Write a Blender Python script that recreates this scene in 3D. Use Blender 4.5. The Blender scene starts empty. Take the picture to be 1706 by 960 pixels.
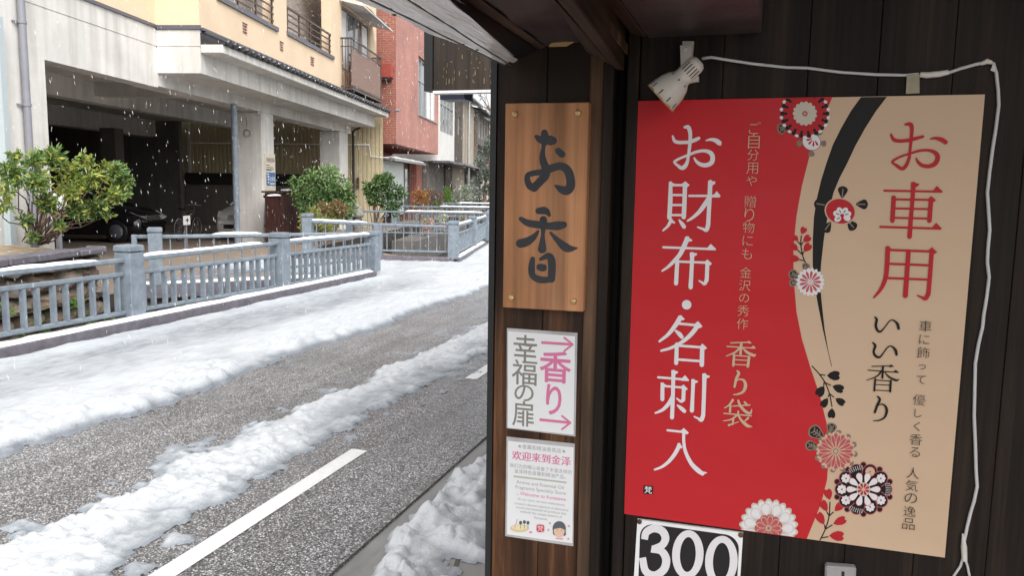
import bpy, bmesh, math, random
import numpy as np
from mathutils import Vector, Matrix
rng = np.random.default_rng(7); random.seed(7)
SC = bpy.context.scene; COL = SC.collection
# ---------------------------------------------------------------- camera
F, YAW, PITCH, ROLL, H = 1336.3, 0.299791, 0.124148, 0.0156306, 1.6
cy, sy, cp, sp = math.cos(YAW), math.sin(YAW), math.cos(PITCH), math.sin(PITCH)
FW = np.array([-sy*cp, cy*cp, -sp]); _r = np.array([cy, sy, 0.0]); _u = np.cross(_r, FW)
cr, sr = math.cos(ROLL), math.sin(ROLL)
RT = cr*_r + sr*_u; UP = -sr*_r + cr*_u
CAM = np.array([0.0, 0.0, H])
cd = bpy.data.cameras.new('camera'); cam = bpy.data.objects.new('camera', cd); COL.objects.link(cam)
cd.sensor_width = 36.0; cd.lens = 36.0*F/1706.0; cd.clip_start = 0.02; cd.clip_end = 3000
m = Matrix(((RT[0], UP[0], -FW[0], 0), (RT[1], UP[1], -FW[1], 0), (RT[2], UP[2], -FW[2], H), (0, 0, 0, 1)))
cam.matrix_world = m; SC.camera = cam
# ---------------------------------------------------------------- sky, sun, exposure
SUN_EL, SUN_ROT = math.radians(48), math.radians(135)
W = bpy.data.worlds.new('World'); SC.world = W; W.use_nodes = True
nt = W.node_tree; nt.nodes.clear()
sky = nt.nodes.new('ShaderNodeTexSky'); sky.sky_type = 'NISHITA'; sky.sun_disc = False
sky.sun_elevation = SUN_EL; sky.sun_rotation = SUN_ROT; sky.dust_density = 4.0; sky.air_density = 1.0
hs = nt.nodes.new('ShaderNodeHueSaturation'); hs.inputs['Saturation'].default_value = 0.16
bg = nt.nodes.new('ShaderNodeBackground'); bg.inputs[1].default_value = 0.15
wo = nt.nodes.new('ShaderNodeOutputWorld')
nt.links.new(sky.outputs[0], hs.inputs['Color']); nt.links.new(hs.outputs[0], bg.inputs[0]); nt.links.new(bg.outputs[0], wo.inputs[0])
sl = bpy.data.lights.new('sun', 'SUN'); so = bpy.data.objects.new('sun', sl); COL.objects.link(so)
sl.energy = 0.6; sl.angle = math.radians(60); sl.color = (1.0, 0.97, 0.93)
sd = Vector((math.sin(SUN_ROT)*math.cos(SUN_EL), math.cos(SUN_ROT)*math.cos(SUN_EL), math.sin(SUN_EL)))
so.rotation_euler = sd.to_track_quat('Z', 'Y').to_euler()
SC.view_settings.view_transform = 'Standard'; SC.view_settings.look = 'None'
SC.view_settings.exposure = 1.1; SC.view_settings.gamma = 1.0; SC.view_settings.use_curve_mapping = False
SC.render.engine = 'CYCLES'
SC.cycles.max_bounces = 7; SC.cycles.diffuse_bounces = 4; SC.cycles.transparent_max_bounces = 8
SC.cycles.use_denoising = True; SC.cycles.sample_clamp_indirect = 6
# ---------------------------------------------------------------- pixel -> point on a chosen plane of the place
def ray(x, y): return FW + RT*(x-853)/F - UP*(y-480)/F
def PZ(x, y, z=0.0):
    d = ray(x, y); return CAM + d*((z-H)/d[2])
def PP(x, y, p, n):
    d = ray(x, y); return CAM + d*(((np.asarray(p)-CAM) @ n)/(d @ n))
def PY(x, y, Y): return PP(x, y, (0, Y, 0), np.array([0, 1.0, 0]))
def PX(x, y, X): return PP(x, y, (X, 0, 0), np.array([1.0, 0, 0]))
# frame of the houses across the canal: s along their fronts, o out towards the road
TH = math.radians(13); B1 = np.array([-math.sin(TH), math.cos(TH), 0]); BN = np.array([math.cos(TH), math.sin(TH), 0])
P0 = np.array([-12.893, 19.241, 0])
def L(s, o, z): return P0 + B1*s + BN*o + np.array([0, 0, z])
def loc(p):
    q = np.asarray(p)-P0; return float(q @ B1), float(q @ BN), float(p[2])
def BO(x, y, o): return loc(PP(x, y, P0+BN*o, BN))
def BS(x, y, s): return loc(PP(x, y, P0+B1*s, B1))
# ---------------------------------------------------------------- object helpers
def tag(o, label=None, cat=None, group=None, kind=None):
    if label: o['label'] = label
    if cat: o['category'] = cat
    if group: o['group'] = group
    if kind: o['kind'] = kind
    return o
def thing(name, pos, label, cat, group=None):
    o = bpy.data.objects.new(name, None); COL.objects.link(o); o.location = Vector([float(v) for v in pos]); o.empty_display_size = 0.1
    return tag(o, label, cat, group)
class MB:
    def __init__(s): s.v = []; s.f = []; s.m = []; s.sm = []; s.k = 0
    def add(s, vs, fs, mi=0, smooth=False):
        k = len(s.v); s.v.extend([tuple(map(float, p)) for p in vs])
        for f in fs: s.f.append([k+i for i in f]); s.m.append(mi); s.sm.append(smooth)
    def hexa(s, c, mi=0):   # 8 corners: bottom 4 ccw, top 4 ccw
        s.add(c, [(3,2,1,0),(4,5,6,7),(0,1,5,4),(1,2,6,5),(2,3,7,6),(3,0,4,7)], mi)
    def box(s, x0, x1, y0, y1, z0, z1, mi=0):
        s.hexa([(x0,y0,z0),(x1,y0,z0),(x1,y1,z0),(x0,y1,z0),(x0,y0,z1),(x1,y0,z1),(x1,y1,z1),(x0,y1,z1)], mi)
    def lbox(s, s0, s1, o0, o1, z0, z1, mi=0):
        s.hexa([L(s0,o0,z0),L(s0,o1,z0),L(s1,o1,z0),L(s1,o0,z0),L(s0,o0,z1),L(s0,o1,z1),L(s1,o1,z1),L(s1,o0,z1)], mi)
    def bar(s, p, q, w, h, up=(0,0,1), mi=0):
        p = np.asarray(p, float); q = np.asarray(q, float); d = q-p; d /= np.linalg.norm(d)
        up = np.asarray(up, float)
        if abs(d @ up) > .95: up = np.array([0, 1.0, 0])
        a = np.cross(d, up); a /= np.linalg.norm(a); b = np.cross(a, d)
        c = []
        for e in (p, q):
            c += [e-a*w/2-b*h/2, e+a*w/2-b*h/2, e+a*w/2+b*h/2, e-a*w/2+b*h/2]
        s.add(c, [(0,1,2,3),(7,6,5,4),(0,4,5,1),(1,5,6,2),(2,6,7,3),(3,7,4,0)], mi)
    def tube(s, pts, rad, n=8, mi=0, caps=True):
        pts = [np.asarray(p, float) for p in pts]; N = len(pts)
        if not hasattr(rad, '__len__'): rad = [rad]*N
        vs = []; ref = None
        for i, p in enumerate(pts):
            d = pts[min(i+1, N-1)]-pts[max(i-1, 0)]; d = d/(np.linalg.norm(d)+1e-12)
            if ref is None: ref = np.array([0, 0, 1.0]) if abs(d[2]) < .9 else np.array([1.0, 0, 0])
            a = np.cross(d, ref); a /= np.linalg.norm(a)+1e-12; b = np.cross(a, d); ref = b if abs(d[2]) < 2 else ref
            for k in range(n):
                t = 2*math.pi*k/n; vs.append(p+rad[i]*(math.cos(t)*a+math.sin(t)*b))
        fs = []
        for i in range(N-1):
            for k in range(n):
                k2 = (k+1) % n; fs.append((i*n+k, i*n+k2, (i+1)*n+k2, (i+1)*n+k))
        s.add(vs, fs, mi, True)
        if caps:
            s.add([vs[k] for k in range(n)], [tuple(range(n))[::-1]], mi); s.add([vs[(N-1)*n+k] for k in range(n)], [tuple(range(n))], mi)
    def lathe(s, base, axis, prof, n=16, mi=0):   # prof: (distance along axis, radius)
        base = np.asarray(base, float); axis = np.asarray(axis, float); axis = axis/np.linalg.norm(axis)
        s.tube_prof([base+axis*t for t, r in prof], [r for t, r in prof], axis, n, mi)
    def tube_prof(s, pts, rad, axis, n, mi):
        ref = np.array([0, 0, 1.0]) if abs(axis[2]) < .9 else np.array([1.0, 0, 0])
        a = np.cross(axis, ref); a /= np.linalg.norm(a); b = np.cross(a, axis); vs = []
        for p, r in zip(pts, rad):
            for k in range(n):
                t = 2*math.pi*k/n; vs.append(p+r*(math.cos(t)*a+math.sin(t)*b))
        fs = [(i*n+k, i*n+(k+1) % n, (i+1)*n+(k+1) % n, (i+1)*n+k) for i in range(len(pts)-1) for k in range(n)]
        s.add(vs, fs, mi, True)
    def build(s, name, mats, parent=None, bevel=0.0, smooth=None):
        me = bpy.data.meshes.new(name); me.from_pydata(s.v, [], s.f)
        if not isinstance(mats, (list, tuple)): mats = [mats]
        for mm in mats: me.materials.append(mm)
        me.polygons.foreach_set('material_index', s.m)
        me.polygons.foreach_set('use_smooth', [bool(x) if smooth is None else smooth for x in s.sm])
        me.update()
        o = bpy.data.objects.new(name, me); COL.objects.link(o)
        if parent is not None: attach(o, parent)
        if bevel > 0:
            md = o.modifiers.new('bevel', 'BEVEL'); md.width = bevel; md.segments = 1; md.limit_method = 'ANGLE'; md.angle_limit = math.radians(50)
        return o
def world(o):
    M_ = Matrix.LocRotScale(o.location, o.rotation_euler, o.scale)
    return world(o.parent) @ o.matrix_parent_inverse @ M_ if o.parent else M_
def attach(o, parent):
    inv = world(parent).inverted(); o.parent = parent; o.matrix_parent_inverse = inv
def copy_tree(o, parent=None):
    c = o.copy(); COL.objects.link(c)
    if parent is not None: c.parent = parent
    for ch in [x for x in COL.objects if x.parent == o]: copy_tree(ch, c)
    return c
# ---------------------------------------------------------------- materials
def newmat(name):
    mt = bpy.data.materials.new(name); mt.use_nodes = True; t = mt.node_tree
    return mt, t, t.nodes['Principled BSDF']
def nd(t, typ, **kw):
    n_ = t.nodes.new(typ)
    for k, v in kw.items():
        if k in n_.inputs: n_.inputs[k].default_value = v
        else: setattr(n_, k, v)
    return n_
def mapping(t, scale=(1, 1, 1), rot=(0, 0, 0), co='Object'):
    tc = t.nodes.new('ShaderNodeTexCoord'); mp = t.nodes.new('ShaderNodeMapping')
    mp.inputs['Scale'].default_value = scale; mp.inputs['Rotation'].default_value = rot
    t.links.new(tc.outputs[co], mp.inputs[0]); return mp
def ramp(t, stops, src):
    r = t.nodes.new('ShaderNodeValToRGB'); e = r.color_ramp.elements
    while len(e) < len(stops): e.new(0.5)
    for i, (p, c) in enumerate(stops): e[i].position = p; e[i].color = (*c, 1) if len(c) == 3 else c
    t.links.new(src, r.inputs[0]); return r
def mix(t, fac, a, b, blend='MIX'):
    n_ = t.nodes.new('ShaderNodeMix'); n_.data_type = 'RGBA'; n_.blend_type = blend
    for i, v in ((0, fac), (6, a), (7, b)):
        if hasattr(v, 'is_linked') or hasattr(v, 'links'): t.links.new(v, n_.inputs[i])
        else: n_.inputs[i].default_value = (*v, 1) if hasattr(v, '__len__') and len(v) == 3 else v
    return n_.outputs[2]
def bump(t, bs, src, strength=.3, dist=.01):
    b = t.nodes.new('ShaderNodeBump'); b.inputs['Strength'].default_value = strength; b.inputs['Distance'].default_value = dist
    t.links.new(src, b.inputs['Height']); t.links.new(b.outputs[0], bs.inputs['Normal']); return b
def M(name, c, rough=.7, var=.18, scale=3.0, stretch=(1, 1, 1), bmp=0.0, bscale=40.0, metal=0.0, spec=.5):
    mt, t, bs = newmat(name); bs.inputs['Roughness'].default_value = rough; bs.inputs['Metallic'].default_value = metal
    bs.inputs['Specular IOR Level'].default_value = spec
    mp = mapping(t, stretch)
    n1 = nd(t, 'ShaderNodeTexNoise', Scale=scale, Detail=6.0, Roughness=.62); t.links.new(mp.outputs[0], n1.inputs['Vector'])
    c = np.array(c); r = ramp(t, [(.3, tuple(c*(1-var))), (.7, tuple(np.minimum(c*(1+var), 1)))], n1.outputs['Fac'])
    t.links.new(r.outputs[0], bs.inputs['Base Color'])
    if bmp > 0:
        n2 = nd(t, 'ShaderNodeTexNoise', Scale=bscale, Detail=4.0); t.links.new(mp.outputs[0], n2.inputs['Vector'])
        bump(t, bs, n2.outputs['Fac'], bmp, .01)
    return mt
def flat(name, c, rough=.55, var=.03): return M(name, c, rough, var, 6.0)
def rotZ(): return (0, 0, -TH)
def bldg_vec(t):   # vector (s, o, z) in the frame of the houses
    return mapping(t, (1, 1, 1), (0, 0, -TH-math.pi/2))
def concrete(name, c):
    mt, t, bs = newmat(name); bs.inputs['Roughness'].default_value = .85
    mp = mapping(t); c = np.array(c)
    n1 = nd(t, 'ShaderNodeTexNoise', Scale=.9, Detail=8.0, Roughness=.65); t.links.new(mp.outputs[0], n1.inputs['Vector'])
    r1 = ramp(t, [(.3, tuple(c*.82)), (.65, tuple(c*1.08))], n1.outputs['Fac'])
    mps = mapping(t, (5, 5, .35)); n2 = nd(t, 'ShaderNodeTexNoise', Scale=1.2, Detail=5.0); t.links.new(mps.outputs[0], n2.inputs['Vector'])
    r2 = ramp(t, [(.42, (1, 1, 1)), (.75, (.62, .6, .56))], n2.outputs['Fac'])
    t.links.new(mix(t, .55, r1.outputs[0], r2.outputs[0], 'MULTIPLY'), bs.inputs['Base Color'])
    n3 = nd(t, 'ShaderNodeTexNoise', Scale=30.0, Detail=3.0); t.links.new(mp.outputs[0], n3.inputs['Vector']); bump(t, bs, n3.outputs['Fac'], .12, .01)
    return mt
def bricks(name, c1, c2, mortar, w, h, ms, vec, rough=.6, bm=.35):
    mt, t, bs = newmat(name); bs.inputs['Roughness'].default_value = rough
    tc = t.nodes.new('ShaderNodeTexCoord'); mp = t.nodes.new('ShaderNodeMapping'); mp.inputs['Rotation'].default_value = (0, 0, -TH)
    t.links.new(tc.outputs['Object'], mp.inputs[0]); sx = t.nodes.new('ShaderNodeSeparateXYZ'); t.links.new(mp.outputs[0], sx.inputs[0])
    cb = t.nodes.new('ShaderNodeCombineXYZ'); a, b = vec
    t.links.new(sx.outputs[a], cb.inputs[0]); t.links.new(sx.outputs[b], cb.inputs[1])
    br = nd(t, 'ShaderNodeTexBrick', Scale=1.0); br.inputs['Color1'].default_value = (*c1, 1); br.inputs['Color2'].default_value = (*c2, 1)
    br.inputs['Mortar'].default_value = (*mortar, 1); br.inputs['Brick Width'].default_value = w; br.inputs['Row Height'].default_value = h
    br.inputs['Mortar Size'].default_value = ms; t.links.new(cb.outputs[0], br.inputs['Vector'])
    n1 = nd(t, 'ShaderNodeTexNoise', Scale=1.1, Detail=7.0); t.links.new(mp.outputs[0], n1.inputs['Vector'])
    r = ramp(t, [(.3, (.78, .78, .78)), (.7, (1.12, 1.1, 1.08))], n1.outputs['Fac'])
    t.links.new(mix(t, 1.0, br.outputs['Color'], r.outputs[0], 'MULTIPLY'), bs.inputs['Base Color'])
    inv = nd(t, 'ShaderNodeMath', operation='SUBTRACT'); inv.inputs[0].default_value = 1; t.links.new(br.outputs['Fac'], inv.inputs[1]); bump(t, bs, inv.outputs[0], bm, .008)
    return mt
def wood(name, c1, c2, c3, scale=1.0, rough=.7, bm=.4, axis=2, worn=None):
    mt, t, bs = newmat(name); bs.inputs['Roughness'].default_value = rough; bs.inputs['Specular IOR Level'].default_value = .2
    st = [26*scale]*3; st[axis] = 1.1*scale
    mp = mapping(t, tuple(st)); n1 = nd(t, 'ShaderNodeTexNoise', Scale=1.0, Detail=9.0, Roughness=.7, Distortion=.35); t.links.new(mp.outputs[0], n1.inputs['Vector'])
    r1 = ramp(t, [(.3, c1), (.52, c2), (.74, c3)], n1.outputs['Fac'])
    s2 = [150*scale]*3; s2[axis] = 2.5*scale
    mp2 = mapping(t, tuple(s2)); n2 = nd(t, 'ShaderNodeTexNoise', Scale=1.0, Detail=4.0); t.links.new(mp2.outputs[0], n2.inputs['Vector'])
    r2 = ramp(t, [(.35, (.6, .6, .6)), (.6, (1.15, 1.12, 1.1))], n2.outputs['Fac'])
    mp3 = mapping(t, (2.2, 2.2, 1.4)); n3 = nd(t, 'ShaderNodeTexNoise', Scale=2.0, Detail=6.0); t.links.new(mp3.outputs[0], n3.inputs['Vector'])
    r3 = ramp(t, [(.35, (.7, .7, .7)), (.65, (1.15, 1.12, 1.1))], n3.outputs['Fac'])
    cout = mix(t, 1.0, mix(t, .8, r1.outputs[0], r2.outputs[0], 'MULTIPLY'), r3.outputs[0], 'MULTIPLY')
    if worn:   # stain still intact above, rain-worn bare grain lower down
        g_ = t.nodes.new('ShaderNodeNewGeometry'); sx = t.nodes.new('ShaderNodeSeparateXYZ'); t.links.new(g_.outputs['Position'], sx.inputs[0])
        mr = nd(t, 'ShaderNodeMapRange'); mr.inputs['From Min'].default_value = worn[1]; mr.inputs['From Max'].default_value = worn[0]; t.links.new(sx.outputs[2], mr.inputs[0])
        n4 = nd(t, 'ShaderNodeTexNoise', Scale=1.6, Detail=6.0); mp4 = mapping(t, (14, 14, 1.6)); t.links.new(mp4.outputs[0], n4.inputs['Vector'])
        ma = nd(t, 'ShaderNodeMath', operation='MULTIPLY_ADD'); ma.inputs[1].default_value = 2.2; ma.inputs[2].default_value = -1.1; t.links.new(n4.outputs['Fac'], ma.inputs[0])
        ad = nd(t, 'ShaderNodeMath', operation='ADD'); ad.use_clamp = True; t.links.new(ma.outputs[0], ad.inputs[0]); t.links.new(mr.outputs[0], ad.inputs[1])
        cout = mix(t, ad.outputs[0], worn[2], cout)
    t.links.new(cout, bs.inputs['Base Color'])
    bump(t, bs, n2.outputs['Fac'], bm, .002)
    return mt
def leafmat(name, cols, trans=.25):
    mt, t, bs = newmat(name); bs.inputs['Roughness'].default_value = .42
    g = t.nodes.new('ShaderNodeNewGeometry'); n = len(cols)
    r = ramp(t, [(i/(n-1) if n > 1 else 0, c) for i, c in enumerate(cols)], g.outputs['Random Per Island'])
    t.links.new(r.outputs[0], bs.inputs['Base Color'])
    tr = t.nodes.new('ShaderNodeBsdfTranslucent'); t.links.new(r.outputs[0], tr.inputs[0])
    ms = t.nodes.new('ShaderNodeMixShader'); ms.inputs[0].default_value = trans
    out = t.nodes['Material Output']; t.links.new(bs.outputs[0], ms.inputs[1]); t.links.new(tr.outputs[0], ms.inputs[2]); t.links.new(ms.outputs[0], out.inputs[0])
    return mt
def glass(name, c, rough=.05):
    mt = M(name, c, rough, .1, 1.5, spec=.9); return mt
def snowmat(name, thin, thick, z0, z1):
    mt, t, bs = newmat(name); bs.inputs['Roughness'].default_value = .55; bs.inputs['Specular IOR Level'].default_value = .35
    g = t.nodes.new('ShaderNodeNewGeometry'); sx = t.nodes.new('ShaderNodeSeparateXYZ'); t.links.new(g.outputs['Position'], sx.inputs[0])
    mr = nd(t, 'ShaderNodeMapRange'); mr.inputs['From Min'].default_value = z0; mr.inputs['From Max'].default_value = z1; t.links.new(sx.outputs[2], mr.inputs[0])
    mp = mapping(t, (5, 2.2, 1)); n1 = nd(t, 'ShaderNodeTexNoise', Scale=2.5, Detail=8.0, Roughness=.7); t.links.new(mp.outputs[0], n1.inputs['Vector'])
    ad = nd(t, 'ShaderNodeMath', operation='ADD'); sb = nd(t, 'ShaderNodeMath', operation='MULTIPLY_ADD'); sb.inputs[1].default_value = 1.1; sb.inputs[2].default_value = -.55
    t.links.new(n1.outputs['Fac'], sb.inputs[0]); t.links.new(mr.outputs[0], ad.inputs[0]); t.links.new(sb.outputs[0], ad.inputs[1]); ad.use_clamp = True
    r = ramp(t, [(0, thin), (.55, tuple((np.array(thin)+2*np.array(thick))/3)), (1, thick)], ad.outputs[0]); t.links.new(r.outputs[0], bs.inputs['Base Color'])
    mp2 = mapping(t); n2 = nd(t, 'ShaderNodeTexNoise', Scale=55.0, Detail=7.0, Roughness=.7); t.links.new(mp2.outputs[0], n2.inputs['Vector']); bump(t, bs, n2.outputs['Fac'], .65, .014)
    return mt
MAT = {}
MAT['conc'] = concrete('board-marked concrete', (.65, .63, .60))
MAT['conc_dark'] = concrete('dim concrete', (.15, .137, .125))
MAT['conc_floor'] = concrete('brown garage paving', (.27, .215, .17))
MAT['kerb'] = M('wet granite kerb', (.13, .12, .14), .45, .3, 9, bmp=.4, bscale=60)
MAT['cream'] = M('cream render', (.70, .545, .385), .85, .06, 1.2, bmp=.1, bscale=90)
MAT['flash'] = flat('slate grey flashing', (.10, .10, .12), .4)
MAT['tile'] = M('glazed black roof tile', (.035, .036, .042), .22, .3, 12)
MAT['snowcap'] = snowmat('settled snow', (.86, .87, .88), (.93, .94, .95), -5, -4)
MAT['brick_side'] = bricks('red brick tile side', (.31, .088, .058), (.26, .072, .05), (.28, .17, .13), .24, .085, .012, (0, 2))
MAT['brick_front'] = bricks('mosaic tile front in sunlit pink', (.46, .19, .15), (.42, .17, .135), (.46, .26, .22), .13, .07, .008, (1, 2))  # pinker than the side tile; the front's sunlight is put into its colour
MAT['redbox'] = flat('red painted vent hood', (.30, .055, .04), .5)
MAT['steel_blue'] = M('blue grey railing paint', (.18, .215, .25), .5, .24, 9, bmp=.08, bscale=120)
MAT['pole'] = M('grey vinyl pipe', (.23, .23, .26), .4, .08, 5)
MAT['black'] = flat('black paint', (.012, .012, .013), .4)
MAT['dark'] = flat('near black', (.02, .019, .018), .6)
MAT['corr'] = M('beige corrugated siding', (.46, .39, .25), .5, .1, 2, (3, 3, .5))
MAT['white'] = flat('white paint', (.78, .78, .76), .45)
MAT['glass_pale'] = glass('window glass reflecting white sky', (.10, .12, .13), .04)
MAT['glass_frost'] = flat('frosted glass panel', (.60, .66, .65), .25)
MAT['alu'] = M('aluminium frame', (.42, .42, .42), .35, .1, 8, metal=.6)
MAT['brownrail'] = flat('brown metal bars', (.075, .045, .035), .4)
MAT['pinkpanel'] = flat('dusty pink balcony panel', (.42, .27, .22), .5)
MAT['stoneface'] = M('split stone veneer', (.42, .37, .33), .9, .45, 6, (1, 1, 4), .8, 14)
MAT['bark'] = M('tree bark', (.13, .085, .06), .9, .4, 10, (3, 3, .6), .6, 25)
MAT['soil'] = M('damp soil', (.11, .09, .07), .95, .5, 9, bmp=.7, bscale=30)
MAT['fence_wood'] = wood('dark red brown stained boards', (.03, .012, .01), (.055, .02, .016), (.08, .032, .026), .35)
def asphalt():
    mt, t, bs = newmat('wet exposed aggregate asphalt'); mp = mapping(t)
    v = nd(t, 'ShaderNodeTexVoronoi', Scale=128.0); v.feature = 'F1'; t.links.new(mp.outputs[0], v.inputs['Vector'])
    sx = t.nodes.new('ShaderNodeSeparateColor'); t.links.new(v.outputs['Color'], sx.inputs[0])
    st = ramp(t, [(0, (.07, .067, .066)), (.3, (.16, .155, .152)), (.6, (.31, .305, .30)), (.85, (.54, .535, .525)), (1, (.92, .92, .91))], sx.outputs[0])
    ed = ramp(t, [(.25, (1, 1, 1)), (.62, (.36, .36, .36))], v.outputs['Distance'])
    ed.inputs[0].default_value = 0
    ml = nd(t, 'ShaderNodeMath', operation='MULTIPLY'); ml.inputs[1].default_value = 1.0; t.links.new(v.outputs['Distance'], ml.inputs[0]); t.links.new(ml.outputs[0], ed.inputs[0])
    c1 = mix(t, 1.0, st.outputs[0], ed.outputs[0], 'MULTIPLY')
    n1 = nd(t, 'ShaderNodeTexNoise', Scale=.9, Detail=6.0, Roughness=.6); t.links.new(mp.outputs[0], n1.inputs['Vector'])
    r = ramp(t, [(.32, (.80, .80, .81)), (.7, (1.36, 1.36, 1.38))], n1.outputs['Fac'])
    mps = mapping(t, (7, .6, 1)); n2 = nd(t, 'ShaderNodeTexNoise', Scale=1.0, Detail=5.0); t.links.new(mps.outputs[0], n2.inputs['Vector'])
    r2 = ramp(t, [(.35, (.86, .86, .87)), (.65, (1.14, 1.15, 1.18))], n2.outputs['Fac'])
    t.links.new(mix(t, 1.0, mix(t, 1.0, c1, r.outputs[0], 'MULTIPLY'), r2.outputs[0], 'MULTIPLY'), bs.inputs['Base Color'])
    rr = ramp(t, [(.35, (.22, .22, .22)), (.7, (.5, .5, .5))], n1.outputs['Fac']); t.links.new(rr.outputs[0], bs.inputs['Roughness'])
    bump(t, bs, v.outputs['Distance'], .55, -.004)
    return mt
MAT['asphalt'] = asphalt()
MAT['gutter'] = M('wet concrete gutter', (.24, .24, .23), .35, .22, 3, (4, 1, 1), .25, 120)
MAT['paver'] = bricks('grey paving blocks', (.33, .32, .30), (.28, .27, .26), (.09, .085, .08), .3, .15, .012, (1, 0), .5, .6)
MAT['earth'] = M('canal bed', (.045, .04, .033), .8, .5, 3, bmp=.5, bscale=20)
MAT['line'] = M('white road paint', (.80, .80, .80), .4, .08, 25, bmp=.3, bscale=150)
MAT['snow'] = snowmat('road snow', (.27, .30, .33), (.62, .645, .67), .006, .042)
MAT['slush'] = snowmat('trodden slush', (.20, .22, .245), (.53, .56, .59), .016, .062)
def poly_slab(mb, pts, z0, z1, mi=0):
    n = len(pts); vs = [(p[0], p[1], z1) for p in pts]+[(p[0], p[1], z0) for p in pts]
    mb.add(vs, [tuple(range(n))]+[tuple(range(2*n-1, n-1, -1))]+[(i, i+n, (i+1) % n+n, (i+1) % n) for i in range(n)], mi)
def XY(s, o): p = L(s, o, 0); return (p[0], p[1])
# ---- the ground: canal bed at the bottom reaching the horizon, street slab, bridge slab, house plots
CX = -6.62; YB0, YB1 = 12.3, 15.7
g = MB(); g.add([(-900, -600, -1.15), (900, -600, -1.15), (900, 1500, -1.15), (-900, 1500, -1.15)], [(0, 1, 2, 3)])
tag(g.build('ground', MAT['earth']), kind='structure')
e1 = np.array([-6.15, 15.75]); d1 = np.array([-math.sin(TH), math.cos(TH)])
far = e1+d1*160
g = MB(); poly_slab(g, [(CX, -40), (-1.62, -40), (-1.62, 16.2), (-1.62+d1[0]*160, 16.2+d1[1]*160), tuple(far), tuple(e1), (CX, YB1), (CX, YB0)], -1.1, 0)
tag(g.build('road', MAT['asphalt']), kind='structure')
g = MB(); poly_slab(g, [(-1.62, -40), (-1.40, -40), (-1.40, 16.2), (-1.40+d1[0]*160, 16.2+d1[1]*160), (-1.62+d1[0]*160, 16.2+d1[1]*160), (-1.62, 16.2)], -1.1, -.006)
tag(g.build('gutter', MAT['gutter']), kind='structure')
g = MB(); poly_slab(g, [(-1.392, -40), (40, -40), (40, 60), (-11, 60), (-1.392, 16.2)], -1.1, .01)
tag(g.build('pavement', MAT['paver']), kind='structure')
SB = -9.93   # corner of the driveway
OC = 1.66    # stone wall face
g = MB(); a = np.array([-6.25, 12.05]); q = XY(SB, 1.9)
poly_slab(g, [(CX, YB0), (CX, YB1), tuple(e1), XY(-2.05, 3.2), XY(-2.2, OC-.1), XY(SB-.7, OC-.1), q, (-6.62, 11.95)], -.28, -.004)
tag(g.build('bridge_deck', MAT['conc_floor']), kind='structure')
g = MB()
def plot(s0, s1):
    return [L(s0, OC+.02, -.004), L(s1, OC+.02, -.004)]
ss = [-60, -10.9, -9.9, 9, 140]
for i in range(len(ss)-1):
    s0, s1 = ss[i], ss[i+1]
    for (o0, z0), (o1, z1) in (((OC+.02, 0), (.2, .0)), ((.2, .0), (-120, .0))):
        g.add([L(s0, o1, z1), L(s0, o0, z0), L(s1, o0, z0), L(s1, o1, z1)], [(0, 1, 2, 3)])
tag(g.build('driveway', MAT['conc_floor']), kind='structure')
# far hill so the street closes with something
# ---- road paint
g = MB()
for y0, y1 in ((.6, 4.24), (6.19, 9.6), (11.8, 15.0)):
    g.add([(-2.318, y0, .004), (-2.212, y0, .004), (-2.212, y1, .004), (-2.318, y1, .004)], [(0, 1, 2, 3)])
tag(g.build('lane_marking', MAT['line']), kind='structure')
# ---- kerbs with the canal railing standing on them
def kerb(pts, w, z, name='kerb'):
    g = MB()
    for p, q in zip(pts[:-1], pts[1:]):
        p = np.array([*p, z/2-.02]); q = np.array([*q, z/2-.02]); g.bar(p, q, w, z+.04)
    o = g.build(name, MAT['kerb'], bevel=.012); return tag(o, kind='structure')
kerb([(-6.49, -8), (-6.49, 12.55)], .30, .13)
KB = [(-6.22, 15.85), XY(-2.62, 3.05)]
kerb([tuple(e1+np.array([.0, .0])), tuple(e1-BN[:2]*3.4)], .24, .13)
kerb([tuple(e1), tuple(e1+d1*5.2)], .24, .13)
# ---------------------------------------------------------------- numpy noise and snow height fields
def _h(ix, iy, s):
    n = (ix.astype(np.int64)*374761393+iy.astype(np.int64)*668265263+s*982451653) & 0x7fffffff
    n = ((n ^ (n >> 13))*1274126177) & 0x7fffffff
    n = (n ^ (n >> 16)) & 0xffffff
    return n/float(0xffffff)
def vnoise(x, y, s=0):
    ix, iy = np.floor(x), np.floor(y); fx, fy = x-ix, y-iy; fx = fx*fx*(3-2*fx); fy = fy*fy*(3-2*fy)
    return (_h(ix, iy, s)*(1-fx)+_h(ix+1, iy, s)*fx)*(1-fy)+(_h(ix, iy+1, s)*(1-fx)+_h(ix+1, iy+1, s)*fx)*fy
def fbm(x, y, s=0, o=4):
    r = 0; a = .5; 
    for i in range(o): r = r+a*vnoise(x*2**i+i*17.3, y*2**i-i*9.1, s+i); a *= .5
    return r
def clods(x, y, cell, s=0):   # rounded lumps of random size, one per cell
    gx, gy = x/cell, y/cell; ix, iy = np.floor(gx), np.floor(gy); best = np.zeros_like(x)
    for dx in (-1, 0, 1):
        for dy in (-1, 0, 1):
            cx, cy_ = ix+dx, iy+dy
            px = cx+.15+.7*_h(cx, cy_, s); py = cy_+.15+.7*_h(cx, cy_, s+5); rr = .35+.5*_h(cx, cy_, s+9)
            h2 = rr*rr-(gx-px)**2-(gy-py)**2
            best = np.maximum(best, np.sqrt(np.maximum(h2, 0))*(.5+.7*_h(cx, cy_, s+3)))
    return best*cell
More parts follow.
